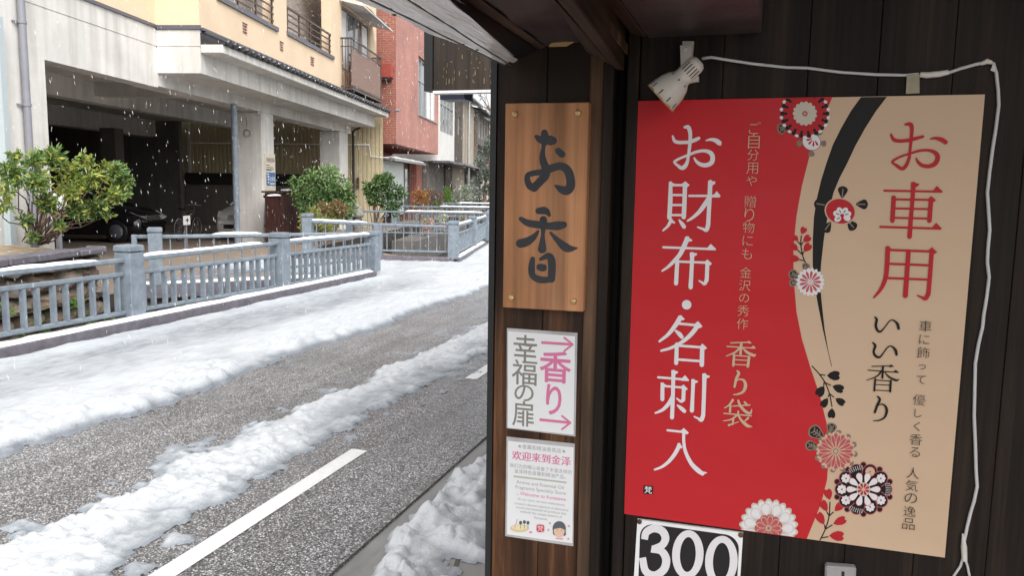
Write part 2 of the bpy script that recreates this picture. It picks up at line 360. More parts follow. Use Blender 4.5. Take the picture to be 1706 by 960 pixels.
def field(name, xs, ys, hf, zoff, mt, cut=.004):
    X, Y = np.meshgrid(xs, ys); Hh = hf(X, Y); ny, nx = X.shape
    jx = (fbm(X*9, Y*9, 31, 2)-.4)*.02; jy = (fbm(X*9+50, Y*9, 37, 2)-.4)*.02
    V = np.stack([X+jx, Y+jy, np.maximum(Hh, -.004)+zoff], -1).reshape(-1, 3)
    keep = np.maximum.reduce([Hh[:-1, :-1], Hh[1:, :-1], Hh[:-1, 1:], Hh[1:, 1:]]) > cut
    j, i = np.nonzero(keep); a = j*nx+i
    Fq = np.stack([a, a+1, a+nx+1, a+nx], -1)
    used = np.unique(Fq); remap = -np.ones(len(V), int); remap[used] = np.arange(len(used))
    me = bpy.data.meshes.new(name); me.from_pydata(V[used].tolist(), [], remap[Fq].tolist()); me.materials.append(mt)
    me.polygons.foreach_set('use_smooth', [True]*len(me.polygons)); me.update()
    o = bpy.data.objects.new(name, me); COL.objects.link(o); return o
def spaced(a, b, d0, d1):
    r = [a]
    while r[-1] < b: r.append(r[-1]+d0+(d1-d0)*(r[-1]-a)/(b-a))
    return np.array(r)
def sstep(a, b, x):
    t = np.clip((x-a)/(b-a), 0, 1); return t*t*(3-2*t)
def h_ridge(X, Y):
    cxl = np.interp(Y, [0, 2.5, 4.1, 5.3, 7, 9, 14], [-3.12, -3.10, -3.08, -3.05, -3.07, -3.05, -3.05])
    cxr = np.interp(Y, [0, 2.5, 3.8, 5.5, 7.6, 9, 14], [-2.48, -2.52, -2.59, -2.56, -2.53, -2.53, -2.55])
    wob = (fbm(X*0+1.7, Y*1.6, 3, 4)-.45)*.16; wob2 = (fbm(X*0+9.7, Y*1.9, 8, 4)-.45)*.26
    cxl = cxl+wob; cxr = cxr+wob2
    e = np.minimum(X-cxl, cxr-X); e = e+(fbm(X*9, Y*9, 5, 4)-.47)*.22
    body = .028*sstep(-.02, .20, e)*(.45+1.0*fbm(X*3, Y*2.2, 11, 3))
    thin = sstep(.30, .55, fbm(X*2.2+4, Y*.8, 21, 3)+.35*sstep(-2.7, -3.0, X))
    ma = sstep(-.05, .06, e)
    c = clods(X, Y, .15, 2)*.18+clods(X+.05, Y, .07, 4)*.42+clods(X, Y+.03, .04, 7)*.65+clods(X+.01, Y+.02, .022, 8)*.7
    loose = sstep(.47, .60, fbm(X*7, Y*7, 41, 3))*sstep(-.40, -.04, e)*.9
    return (body+c*.85*ma)*(.35+.65*thin)+c*loose*.55*(1-ma)-.006
def h_side(X, Y):
    right = np.interp(Y, [0, 3.3, 4.6, 6.3, 8, 11.3, 16, 22], [-4.05, -4.09, -4.10, -4.16, -4.07, -4.15, -4.25, -5.3])+(fbm(X*0, Y*1.1, 13, 4)-.45)*.24
    left = np.where(Y < 12.62, -6.335, np.where(Y < 15.62, -10.4, -6.02-(Y-15.62)*math.tan(TH)))
    e = np.minimum(right-X, 5)+(fbm(X*8, Y*8, 15, 4)-.47)*.20; el = X-left+(fbm(X*6, Y*3, 12, 3)-.5)*.07
    rut = 1-sstep(.05, .28, np.abs(X-(right-.42+.12*np.sin(Y*.8))))*1.0
    thick = sstep(1.35, .75, e)+.8*sstep(.5, .12, el)+sstep(12, 13.5, Y)*.75
    thick = np.clip(thick, 0, 1)
    n = fbm(X*2.6, Y*1.5, 17, 5); n2 = fbm(X*7, Y*4, 19, 4)
    n3 = fbm(X*11+Y*4, Y*2.2-X*3, 18, 4)
    body = .008+.026*n+.016*n3+thick*(.012+.03*n2)
    c = clods(X, Y, .12, 22)*.35+clods(X+.02, Y, .065, 24)*.8+clods(X, Y+.02, .04, 26)*.6
    rough = sstep(.95, .1, e)*sstep(.38, .58, fbm(X*2, Y*1.3, 29, 3)+.12)
    return (body+c*rough*.75*sstep(-.03, .1, e)+c*.12)*sstep(-.02, .14, e)*sstep(-.01, .06, el)-.004
def h_right(X, Y):
    left = np.interp(Y, [0, 2.8, 3.5, 4.0, 6, 12], [-1.42, -1.45, -1.53, -1.55, -1.53, -1.5])+(fbm(X*0, Y*2.6, 51, 4)-.45)*.22
    e = X-left+(fbm(X*9, Y*9, 53, 4)-.47)*.14
    c = clods(X, Y, .10, 62)*.30+clods(X+.02, Y, .06, 64)*.75+clods(X, Y+.01, .034, 67)*.7+clods(X, Y, .02, 69)*.4
    heap = sstep(-.01, .07, e)*sstep(.46, .14, e)
    n = fbm(X*5, Y*5, 55, 4); thin = (n-.43)*.075
    return heap*(.004+.016*n+c*.85)+sstep(.0, .1, e)*(thin+c*.55*sstep(.47, .62, n))-.003
field('snow', np.arange(-3.95, -2.05, .0135), spaced(1.7, 14.5, .0135, .05), h_ridge, .002, MAT['snow'])
o = [x for x in COL.objects if x.name == 'snow'][0]; tag(o, 'lumpy ridge of slushy snow left between the wheel tracks on the road', 'snow', kind='stuff')
o = field('snow', np.concatenate([np.arange(-10.3, -5.2, .04), np.arange(-5.2, -3.6, .019)]), spaced(1.2, 26, .022, .09), h_side, .002, MAT['slush']); tag(o, 'broad sheet of trodden white snow along the canal railing kerb', 'snow', kind='stuff')
o = field('snow', np.arange(-1.72, -.45, .012), spaced(1.0, 9.0, .012, .04), h_right, .012, snowmat('heaped snow brightened against wall shade', (.40, .42, .45), (.70, .72, .74), .016, .045)); tag(o, 'heap of lumpy snow on the paving blocks beside the shop wall', 'snow', kind='stuff')  # paler snow colour here offsets the shade beside the wall
def strip(name, p, q, w, hgt, parent=None, seg=.08, seed=0, drop=0.0):
    p = np.asarray(p, float); q = np.asarray(q, float); ln = np.linalg.norm(q-p); d = (q-p)/ln; a = np.cross(d, (0, 0, 1)); a /= np.linalg.norm(a)
    n = max(3, int(ln/seg)); g = MB(); vs = []; K = 7
    for i in range(n+1):
        t = i/n*ln; x = np.array([t*3.0]); wv = w*(.75+.5*float(fbm(x, x*0+seed, seed, 3)[0])); hv = hgt*(.55+.9*float(fbm(x*1.7, x*0+seed+3, seed+1, 3)[0]))
        endf = min(1, (i+.05)*seg/.12, (n-i+.05)*seg/.12)
        off = (float(fbm(x*1.3, x*0+seed+7, seed+2, 2)[0])-.35)*w*.25
        for k in range(K):
            u = -1+2*k/(K-1); vs.append(p+d*t+a*(u*wv/2*(.5+.5*endf)+off)+np.array([0, 0, hv*endf*(max(0, 1-u*u))**.5-(drop if abs(u) > .9 else 0)]))
    fs = [(i*K+k, i*K+k+1, (i+1)*K+k+1, (i+1)*K+k) for i in range(n) for k in range(K-1)]
    g.add(vs, fs, 0, True); return g.build(name, MAT['snowcap'], parent)
o = strip('snow', (-6.415, 2.2, .131), (-6.415, 12.5, .131), .13, .035, seed=5); tag(o, 'thin line of snow lying on the long canal kerb', 'snow', kind='stuff')
o = strip('snow', tuple(np.array([*(e1+BN[:2]*.06), .131])), tuple(np.array([*(e1+BN[:2]*.06+d1*5), .131])), .12, .03, seed=9); tag(o, 'thin line of snow on the kerb past the corner of the second railing', 'snow', kind='stuff')
# ---------------------------------------------------------------- canal railings
def post(parent, x, y, z0, z1, w, ang=0.0, cap=True, mesh='post'):
    g = MB(); c, s_ = math.cos(ang), math.sin(ang)
    def ring(hw, z): return [(x+(a*c-b*s_)*hw, y+(a*s_+b*c)*hw, z) for a, b in ((-1,-1),(1,-1),(1,1),(-1,1))]
    hw = w/2
    def blk(h0, z0_, h1, z1_):
        g.hexa(ring(h0, z0_)+ring(h1, z1_))
    if cap:
        blk(hw, z0, hw, z1-.085); blk(hw*.86, z1-.085, hw*.86, z1-.07); blk(hw*1.06, z1-.07, hw*1.06, z1-.012); blk(hw*1.02, z1-.012, hw*.82, z1)
    else: blk(hw, z0, hw, z1)
    return g.build(mesh, MAT['steel_blue'], parent, bevel=.006)
def rail(parent, p, q, w, h, name):
    g = MB(); g.bar(p, q, w, h); return g.build(name, MAT['steel_blue'], parent, bevel=min(w, h)*.22)
# near run beside the road: heavy posts, three rails, paired balusters
R = thing('canal_railing', (-6.54, 6.76, 0), 'blue grey steel railing on the long kerb beside the road, snow along its top rail', 'railing', 'canal railings')
XF = -6.54
def on_fence(pts):   # (distance along the road, height) of points of the railing's own upright plane
    q = [PX(x, y, XF) for x, y in pts]; return [float(p[1]) for p in q], [float(p[2]) for p in q]
def ext(v, k): return [v[0]-(v[1]-v[0])*k]+v
YP, _z = on_fence([(220, 540), (468, 488), (621, 458)]); YP = ext(YP, 1.0)
def heights(pts):
    y, z_ = on_fence(pts); return [float(v) for v in np.interp(YP, ext(y, 1.0), [z_[0]-(z_[1]-z_[0])*.5]+z_)]
ZT = heights([(220, 429), (468, 402.5), (621, 389)]); ZM = heights([(220, 452), (468, 423), (621, 404.5)]); ZBt = heights([(220, 519), (468, 477), (621, 447)]); ZP = heights([(220, 407), (468, 387), (621, 385)])
for y, z in zip(YP, ZP): post(R, XF, y, .1, z, .21)
for i in range(3):
    y0, y1 = YP[i]+.1, YP[i+1]-.1; X0 = XF
    rail(R, (X0, y0, ZT[i]-.02), (X0, y1, ZT[i+1]-.02), .075, .05, 'top_rail')
    rail(R, (X0, y0, ZM[i]-.02), (X0, y1, ZM[i+1]-.02), .05, .05, 'middle_rail')
    rail(R, (X0, y0, ZBt[i]), (X0, y1, ZBt[i+1]), .06, .05, 'bottom_rail')
    n = 8
    for k in range(n):
        for dd in (-.075, .075):
            t = (k+.5)/n; y = y0+(y1-y0)*t+dd; f_ = (y-YP[i])/(YP[i+1]-YP[i]); zb = ZBt[i]+(ZBt[i+1]-ZBt[i])*f_; zm = ZM[i]+(ZM[i+1]-ZM[i])*f_
            g = MB(); g.box(X0-.03, X0+.03, y-.014, y+.014, zb+.024, zm-.044); g.build('baluster', MAT['steel_blue'], R)
    strip('snow_cap', (X0, y0+.05, ZT[i]+.004), (X0, y1-(.32 if i < 2 else .02), ZT[i+1]+.002), .07, .032, R, seed=20+i)
# broken joint between asphalt and gutter
jy = np.arange(-2, 16, .09); jw = .0006+.007*np.array([max(0, float(fbm(np.array([y*2.3]), np.array([y*0+3]), 77, 4)[0])-.3)*2.2 for y in jy]); jx = -1.622+.01*(np.array([float(fbm(np.array([y*3.0]), np.array([8.0]), 78, 3)[0]) for y in jy])-.45)
g = MB(); g.add([(x-w, y, .0035) for x, y, w in zip(jx, jy, jw)]+[(x+w*.4, y, .0035) for x, y, w in zip(jx, jy, jw)], [(i, i+len(jy), i+len(jy)+1, i+1) for i in range(len(jy)-1)]); tag(g.build('gutter_joint', MAT['earth']), kind='structure')
# returns across the bridge and further runs
def run(root, pts, zt, zb, spacing=.16, posts=(1,), ang=0.0, bal=.012, snow=None, pw=.17, zpost=None, mid=None):
    for i in range(len(pts)-1):
        p = np.array([*pts[i], 0]); q = np.array([*pts[i+1], 0]); d = (q-p); ln = np.linalg.norm(d); d /= ln
        z0, z1 = zt[i], zt[i+1]; b0, b1_ = zb[i], zb[i+1]
        rail(root, p+d*.03+(0, 0, z0-.03), q-d*.03+(0, 0, z1-.03), .07, .06, 'top_rail')
        rail(root, p+d*.03+(0, 0, b0), q-d*.03+(0, 0, b1_), .05, .045, 'bottom_rail')
        if mid: rail(root, p+d*.03+(0, 0, z0-mid), q-d*.03+(0, 0, z1-mid), .05, .045, 'middle_rail')
        n = int(ln/spacing)
        for k in range(1, n):
            t = k/n; b = p+(q-p)*t; zt_, zb_ = z0+(z1-z0)*t, b0+(b1_-b0)*t
            if mid: zt_ -= mid-.03
            g = MB(); g.tube([b+(0, 0, zb_), b+(0, 0, zt_-.05)], bal, 6, caps=False); g.build('baluster', MAT['steel_blue'], root)
        if snow:
            for k, (t0, t1) in enumerate(snow.get(i, [])):
                strip('snow_cap', p+(q-p)*t0+(0, 0, z0+(z1-z0)*t0), p+(q-p)*t1+(0, 0, z0+(z1-z0)*t1), .06, .032, root, seed=40+i+k)
c0, c1 = np.array([-6.56, 12.25]), np.array([-8.72, 9.95])
R2 = thing('canal_railing', (c1[0], c1[1], 0), 'blue grey bridge parapet turning off behind the long roadside railing', 'railing', 'canal railings')
post(R2, c1[0], c1[1], -.1, .93, .20, .7)
run(R2, [tuple(c0), tuple(c1), (c1[0]-.32, c1[1]-.05)], [.815, .815, .81], [.33, .12, .12], .2, snow={0: [(.50, .74)]}, bal=.011)
post(R2, c1[0]-.34, c1[1]-.05, -.1, .81, .08, .7, False)
g = MB(); g.bar((c0[0]-.3, c0[1]-.3, -.03), (c1[0]-.3, c1[1]-.25, -.03), .34, .22); tag(g.build('kerb', MAT['kerb'], bevel=.01), kind='structure')
o = strip('snow', (c0[0]-.32, c0[1]-.26, .081), (c1[0]-.25, c1[1]-.2, .081), .30, .03, seed=60); tag(o, 'snow lying along the ledge under the bridge parapet', 'snow', kind='stuff')
# second run: across the canal, then along the road
R3 = thing('canal_railing', (e1[0], e1[1], 0), 'blue grey railing round the corner past the bridge with snow on its left top rail', 'railing', 'canal railings')
A = e1-BN[:2]*.02; Bc = e1-BN[:2]*3.15
zA = .87
def zat(px, py_, P): 
    d = ray(px, py_); t = ((np.array([*P, 0])-CAM) @ FW)/(d @ FW); return float((CAM+d*t)[2])
post(R3, A[0], A[1], .1, .90, .21, TH)
mid_ = e1-BN[:2]*1.62; post(R3, mid_[0], mid_[1], .1, .80, .16, TH, False)
post(R3, Bc[0], Bc[1], -.05, 1.0, .20, TH)
run(R3, [tuple(A), tuple(mid_), tuple(Bc)], [.80, .82, .86], [.24, .24, .24], .17, snow={1: [(.15, .97)]}, bal=.012)
D1 = e1+d1*3.1; D2 = e1+d1*6.2
run(R3, [tuple(A), tuple(D1), tuple(D2)], [.80, .80, .80], [.2, .2, .2], .13, bal=.014, snow={0: [(.05, .9)], 1: [(.05, .95)]}, mid=.2)
post(R3, D1[0], D1[1], .1, .90, .19, TH); post(R3, D2[0], D2[1], .1, .90, .19, TH)
def far_run(dist, wleft, label):
    a = e1+d1*dist; b = a-BN[:2]*wleft; root = thing('canal_railing', (a[0], a[1], 0), label, 'railing', 'canal railings')
    post(root, a[0], a[1], 0, .93, .19, TH); post(root, b[0], b[1], 0, .93, .17, TH)
    e_ = a+d1*3.4
    run(root, [tuple(a), tuple(b)], [.86, .86], [.2, .2], .18, bal=.014, snow={0: [(.05, .6)]})
    run(root, [tuple(a), tuple(e_)], [.86, .86], [.2, .2], .2, bal=.014, snow={0: [(.05, .95)]})
    post(root, e_[0], e_[1], 0, .93, .19, TH)
far_run(7.3, 4.3, 'blue grey railing behind the flower planters, first beyond the corner railing')
far_run(14.0, 4.4, 'blue grey railing second from the far end of the row beyond the planters')
far_run(21.5, 5.0, 'farthest blue grey railing under the distant garden trees')
# ---------------------------------------------------------------- text meshes from the built-in font
_tcache = {}
def text_geo(body, offset=0.0):
    key = (body, offset)
    if key in _tcache: return _tcache[key]
    cu = bpy.data.curves.new('t', 'FONT'); cu.body = body; cu.size = 1.0; cu.offset = offset; cu.resolution_u = 4; cu.fill_mode = 'FRONT'
    o = bpy.data.objects.new('t', cu); COL.objects.link(o)
    bpy.context.view_layer.update(); dg = bpy.context.evaluated_depsgraph_get(); me = bpy.data.meshes.new_from_object(o.evaluated_get(dg))
    v = np.array([x.co[:2] for x in me.vertices]) if len(me.vertices) else np.zeros((0, 2)); f = [list(p.vertices) for p in me.polygons]
    bpy.data.objects.remove(o); bpy.data.curves.remove(cu); bpy.data.meshes.remove(me)
    _tcache[key] = (v, f); return v, f
def put_text(mb, body, origin, ux, uz, height=None, width=None, mi=0, offset=0.0, align='C', squeeze=1.0):
    v, f = text_geo(body, offset)
    if not len(v): return
    mn, mx = v.min(0), v.max(0); c = (mn+mx)/2; sz = mx-mn
    if height: sx = sz_ = height/sz[1]
    else: sx = sz_ = width/sz[0]
    if height and width: sx = width/sz[0]
    sx *= squeeze
    ux = np.asarray(ux, float); uz = np.asarray(uz, float); origin = np.asarray(origin, float)
    k0 = c[0] if align == 'C' else mn[0]
    mb.add([origin+ux*((p[0]-k0)*sx)+uz*((p[1]-c[1])*sz_) for p in v], f, mi)
UZ = np.array([0, 0, 1.0])
# ---------------------------------------------------------------- garage building across the canal
G = thing('garage_building', L(0, 0, 0), 'cream and concrete building on columns with an open dark garage and a tiled eave', 'building')
s_in = -5.97; OB = .89; s_end = 8.0
b = MB()
b.lbox(-18, -9.42, -.7, 0, 0, 3.47); b.build('pillar', MAT['conc'], G)
b = MB(); b.lbox(-18, s_in, -.35, 0, 3.47, 4.24); b.lbox(-18, s_in, -.35, -.012, 4.24, 4.27); b.lbox(-18, s_in, -.35, 0, 4.27, 4.61)
b.lbox(s_in+.004, s_end, -.55, 0, 3.5, 3.95)
b.build('beam', MAT['conc'], G)
b = MB(); b.lbox(s_in, s_end, .002, OB, 3.75, 4.24); b.lbox(s_in+.012, s_end, .002, OB-.012, 4.24, 4.27); b.lbox(s_in, s_end, .002, OB-.002, 4.27, 4.58); b.build('beam', MAT['conc'], G)
b = MB(); b.lbox(s_in+.003, 8.3, OB, 1.34, 4.14, 4.30); b.build('eave_slab', MAT['conc'], G, bevel=.01)
b = MB(); b.lbox(-18, s_in+.03, -.3, .035, 4.612, 4.67); b.lbox(s_in-.03, s_in, .035, OB+.03, 4.585, 4.665); b.build('flashing', MAT['flash'], G)
# tiled eave: sloping bed, rounded ridge rolls with round end discs
b = MB(); s0e, s1e = s_in+.02, 8.31
b.hexa([L(s0e, OB, 4.303), L(s0e, 1.38, 4.303), L(s1e, 1.38, 4.303), L(s1e, OB, 4.303), L(s0e, OB, 4.53), L(s0e, 1.38, 4.335), L(s1e, 1.38, 4.335), L(s1e, OB, 4.53)])
n = 46
for k in range(n):
    s = s0e+.12+(s1e-s0e-.24)*k/(n-1)
    p = L(s, 1.42, 4.345); q = L(s, OB-.01, 4.56); b.tube([p, q], .055, 8)
    b.lathe(p-(q-p)*0, (p-q), [(-.02, .075), (.03, .075), (.032, .045), (.034, .0)], 12)
b.build('tile', MAT['tile'], G)
b = MB(); b.bar(L(s0e, OB+.035, 4.60), L(s1e, OB+.035, 4.60), .07, .05); b.build('flashing', MAT['flash'], G)
for k in range(13):
    s = s0e+.5+k*1.07+rng.uniform(-.3, .3); strip('snow', L(s, 1.395, 4.35), L(s+rng.uniform(.15, .4), 1.395, 4.35), .08, .05, G, seed=80+k)
# cream upper wall with openings
def wall_grid(mb, o0, o1, s0, s1, z0, z1, holes, mi=0):
    ss = sorted({s0, s1, *[h[0] for h in holes], *[h[1] for h in holes]}); zs = sorted({z0, z1, *[h[2] for h in holes], *[h[3] for h in holes]})
    for a, c in zip(ss[:-1], ss[1:]):
        run0 = None
        for d, e in zip(zs[:-1], zs[1:]):
            inside = any(h[0]-1e-6 <= a and c <= h[1]+1e-6 and h[2]-1e-6 <= d and e <= h[3]+1e-6 for h in holes)
            if not inside:
                run0 = d if run0 is None else run0; last = e
            if inside and run0 is not None: mb.lbox(a, c, o0, o1, run0, last, mi); run0 = None
        if run0 is not None: mb.lbox(a, c, o0, o1, run0, last, mi)
H1 = (-5.15, -1.93, 5.42, 7.9); H2 = (-1.07, 2.74, 5.47, 8.0); H3 = (3.85, 7.5, 5.25, 7.25)
VENT = [(-3.88, -3.58), (-1.61, -1.31), (.76, 1.12)]
b = MB(); wall_grid(b, OB-.3, OB-.001, s_in, 8.36, 4.63, 9.2, [H1, H2, H3]+[(a, c, 4.89, 5.15) for a, c in VENT])
b.lbox(-18, s_in, -.3, -.002, 4.672, 9.2); b.lbox(s_in, s_in+.25, -.002, OB-.3, 4.67, 9.2)
b.build('wall', MAT['cream'], G)
b = MB(); b.lbox(-18, 8.36, -9, -.3, 4.2, 9.2); b.lbox(s_in+.26, 8.35, -.3, -.1, 4.63, 9.2); b.build('wall', MAT['stoneface'], G)
b = MB()
for (s0, s1, z0, z1) in (H1, H2): b.lbox(s0-.04, s1+.16, OB-.05, OB+.05, z0-.09, z0+.01)
b.build('sill', MAT['flash'], G)
for (a, c) in VENT:
    b = MB()
    for k in range(4):
        b.lbox(a, c, OB-.12, OB-.02, 4.90+k*.066, 4.90+k*.066+.028)
    b.lbox((a+c)/2-.015, (a+c)/2+.015, OB-.12, OB-.03, 4.89, 5.15); b.lbox(a, c, OB-.2, OB-.18, 4.89, 5.15)
    b.build('vent_block', MAT['pinkpanel'], G)
for (s0, s1, z0, z1) in (H1, H2):
    b = MB()
    for z in (.14, .30, .46, .62): b.bar(L(s0, OB-.03, z0+z), L(s1, OB-.03, z0+z), .03 if z < .6 else .05, .03 if z < .6 else .05)
    k = int((s1-s0)/.9)
    for i in range(k+1): s = s0+.1+(s1-s0-.2)*i/k; b.bar(L(s, OB-.03, z0), L(s, OB-.03, z0+.64), .035, .035)
    b.build('balcony_railing', MAT['brownrail'], G)
w_ = MB(); s0, s1, z0, z1 = H3
for s in (s0+.03, s0+.95, s0+1.9, s0+2.75, s1-.03): w_.lbox(s-.03, s+.03, OB-.17, OB-.08, z0, z1)
for z in (z0+.03, z1-.03): w_.lbox(s0, s1, OB-.165, OB-.085, z-.03, z+.03)
wf = w_.build('window', MAT['alu'], G); w_ = MB(); w_.lbox(s0, s1, OB-.15, OB-.12, z0, z1); w_.build('pane', MAT['glass_pale'], wf)
b = MB(); b.lbox(s0+.1, s0+.9, OB-.118, OB-.11, z0+.1, z1-.1); b.build('curtain', MAT['white'], wf); b = MB()
b.lbox(s1-.85, s1-.1, OB-.118, OB-.11, z0+.1, z1-.1); b.build('curtain', MAT['white'], wf)
b = MB(); zt_, zb_ = 6.17, 4.62; oo = OB+.36; s0, s1 = 3.7, 7.6
for z, w in ((zt_, .05), (zt_-.25, .03), (zb_+.08, .04)): b.bar(L(s0, oo, z), L(s1, oo, z), w, w); b.bar(L(s0, OB, z), L(s0, oo, z), w, w); b.bar(L(s1, OB, z), L(s1, oo, z), w, w)
for k in range(33): s = s0+(s1-s0)*k/32; b.lbox(s-.010, s+.010, oo-.003, oo+.003, zb_, zt_)
for k in range(4): o = OB+.06+.09*k; b.bar(L(s0, o, zb_), L(s0, o, zt_), .02, .02); b.bar(L(s1, o, zb_), L(s1, o, zt_), .02, .02)
b.lbox(s0-.03, s1+.03, OB, oo+.03, zb_-.03, zb_+.03)
br_ = b.build('balcony', MAT['brownrail'], G)
b = MB(); b.lbox(s0+.1, s1-.05, oo-.06, oo-.03, zb_+.14, zt_-.3); b.build('panel', MAT['pinkpanel'], br_)
b = MB(); b.hexa([L(3.6, OB, 7.30), L(3.6, OB+.75, 7.12), L(7.75, OB+.75, 7.12), L(7.75, OB, 7.30), L(3.6, OB, 7.37), L(3.6, OB+.75, 7.17), L(7.75, OB+.75, 7.17), L(7.75, OB, 7.37)])
b.build('awning', MAT['conc'], G)
strip('snow', L(3.6, OB+.6, 7.2), L(7.7, OB+.6, 7.2), .3, .05, G, seed=99)
# columns, garage interior
for (a, c, lab) in ((-.64, .22, 0), (6.56, 7.57, 1)):
    b = MB(); b.lbox(a, c, -.74, 0, 0, 3.5); b.build('column', MAT['conc'], G, bevel=.02)
b = MB(); b.lbox(-18, 8.3, -12, -.36, 3.9, 4.2); b.build('ceiling', MAT['conc'], G)
for s0, s1, o0, o1, z in ((-18, 8, -3.4, -3.0, 3.45), (-3.2, -2.8, -3.0, -.56, 3.6), (-18, 8, -8, -7.5, 3.3)):
    b = MB(); b.lbox(s0, s1, o0, o1, z, 3.898); b.build('beam', MAT['conc'], G)
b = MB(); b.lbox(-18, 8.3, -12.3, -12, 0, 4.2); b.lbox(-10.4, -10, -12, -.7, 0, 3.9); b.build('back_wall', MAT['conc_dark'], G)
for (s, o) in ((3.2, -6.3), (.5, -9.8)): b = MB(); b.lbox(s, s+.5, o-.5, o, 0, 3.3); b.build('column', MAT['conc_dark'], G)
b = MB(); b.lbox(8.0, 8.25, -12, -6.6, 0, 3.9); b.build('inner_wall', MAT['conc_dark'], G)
# corrugated side wall of the next house closing the garage
b = MB(); sC = 8.6; zc0, zc1 = 2.0, 4.1
def corr(mb, o0, o1, z0, z1, pitch=.16):
    n = int((o1-o0)/pitch)
    for k in range(n):
        a = o0+k*pitch; prof = [(a, 0), (a+pitch*.62, 0), (a+pitch*.7, .03), (a+pitch*.92, .03), (a+pitch, 0)]
        for (p, d), (q, e) in zip(prof[:-1], prof[1:]):
            mb.add([L(sC+d, p, z0), L(sC+d, p, z1), L(sC+e, q, z1), L(sC+e, q, z0)], [(0, 1, 2, 3)])
SW = thing('neighbour_house', L(8.8, -3, 0), 'plain house with beige corrugated siding seen through and beside the garage', 'house')
corr(b, -6.45, -.35, 2.0, 3.895); corr(b, -.35, 1.0, 0, 3.9)
b.lbox(8.66, 8.85, -8.5, 1.0, 0, 4.19); b.build('siding', MAT['corr'], SW)
b = MB(); b.lbox(8.56, 8.62, -6.55, -6.45, 2.0, 3.895); b.build('frame', MAT['conc'], SW)
b = MB(); b.tube([L(8.54, -6.4, 3.13), L(8.54, .55, 3.13), L(8.54, .60, 2.7), L(8.54, 1.3, 2.66)], .022, 6); b.build('conduit', MAT['white'], SW)
b = MB(); b.lbox(8.4, 8.64, -6.6, -.4, 1.55, 1.99); b.build('beam', MAT['dark'], SW)
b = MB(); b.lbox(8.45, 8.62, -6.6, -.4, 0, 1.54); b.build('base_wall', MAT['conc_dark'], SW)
b = MB(); x = BS(553+37, 212, 8.45); b.tube([L(8.2, .02, .0), L(8.2, .02, 3.62), L(8.2, .3, 3.75)], .045, 8); b.build('downpipe', MAT['black'], G)
b = MB(); b.lbox(8.5, 8.56, .06, .15, 1.5, 1.9); b.build('meter', MAT['brownrail'], SW)
# pipes
b = MB(); p0 = PP(390, 195, P0+BN*.12, BN); s_, o_, z_ = loc(p0); b.tube([L(s_, .12, 0), L(s_, .12, 3.5)], .075, 10); 
for z in (.95, 3.25): b.tube([L(s_, .12, z), L(s_, .12, z+.05)], .09, 10)
b.build('downpipe', MAT['steel_blue'], G)
b = MB(); p0 = PP(38, 60, P0+BN*.07, BN); s_ = loc(p0)[0]; b.tube([L(s_, .07, 0), L(s_, .07, 7.5)], .055, 10)
for z in (1.6, 2.7, 3.9): b.tube([L(s_, .07, z), L(s_, .07, z+.04)], .066, 10); b.bar(L(s_-.14, .02, z+.02), L(s_, .05, z+.02), .03, .02)
b.build('downpipe', MAT['pole'], G)
b = MB(); s2 = loc(PP(3, 120, P0+BN*.1, BN))[0]; b.lbox(s2-.02, s2+.09, .0, .1, 0, 3.9); b.build('duct', flat('pale blue grey duct', (.42, .48, .5), .5), G)
b = MB(); cl = PP(412, 222, P0+B1*(-.66), B1); b.tube([cl+(0, 0, .42), cl+(0, 0, .1)], .008, 5)
for t in range(10): a0 = t/10*math.pi*2; a1 = (t+1)/10*math.pi*2; b.tube([cl+BN*.09*math.cos(a0)+UZ*.09*math.sin(a0)-B1*.02*(t % 2), cl+BN*.09*math.cos(a1)+UZ*.09*math.sin(a1)], .012, 5)
b.build('hose_hook', MAT['pole'], G)
# notice board on the column
b = MB(); s0, s1 = -.52, .2
NB = thing('notice_board', L(-.16, .02, 1.45), 'cream notice board with a blue panel on the garage column front', 'sign')
b.lbox(s0, s1, .004, .03, 1.42, 2.42); b.build('board', flat('cream sign panel', (.66, .58, .45), .5), NB)
b = MB(); b.lbox(s0+.05, s1-.03, .031, .034, 1.56, 1.92); b.build('panel', flat('blue sign panel', (.05, .14, .33), .45), NB)
b = MB(); put_text(b, '月極駐車場', L(-.16, .035, 2.25), B1, UZ, height=.13, width=.6); 

for z, a, c in ((2.1, -.47, -.2), (2.04, -.47, .05), (1.99, -.47, .1), (1.965, -.47, -.1)): b.lbox(a, c, .031, .0325, z, z+.022)
b.build('lettering', flat('grey sign lettering', (.12, .13, .15)), NB)
b = MB()
for z, a, c, h_ in ((1.86, -.44, -.3, .025), (1.78, -.38, -.28, .05), (1.71, -.38, -.28, .04), (1.63, -.38, -.28, .035), (1.60, -.22, .13, .03)): b.lbox(a, c, .035, .0365, z, z+h_)
put_text(b, '駐車場', L(-.05, .037, 1.74), B1, UZ, height=.13, width=.36)
b.build('lettering', MAT['white'], NB)
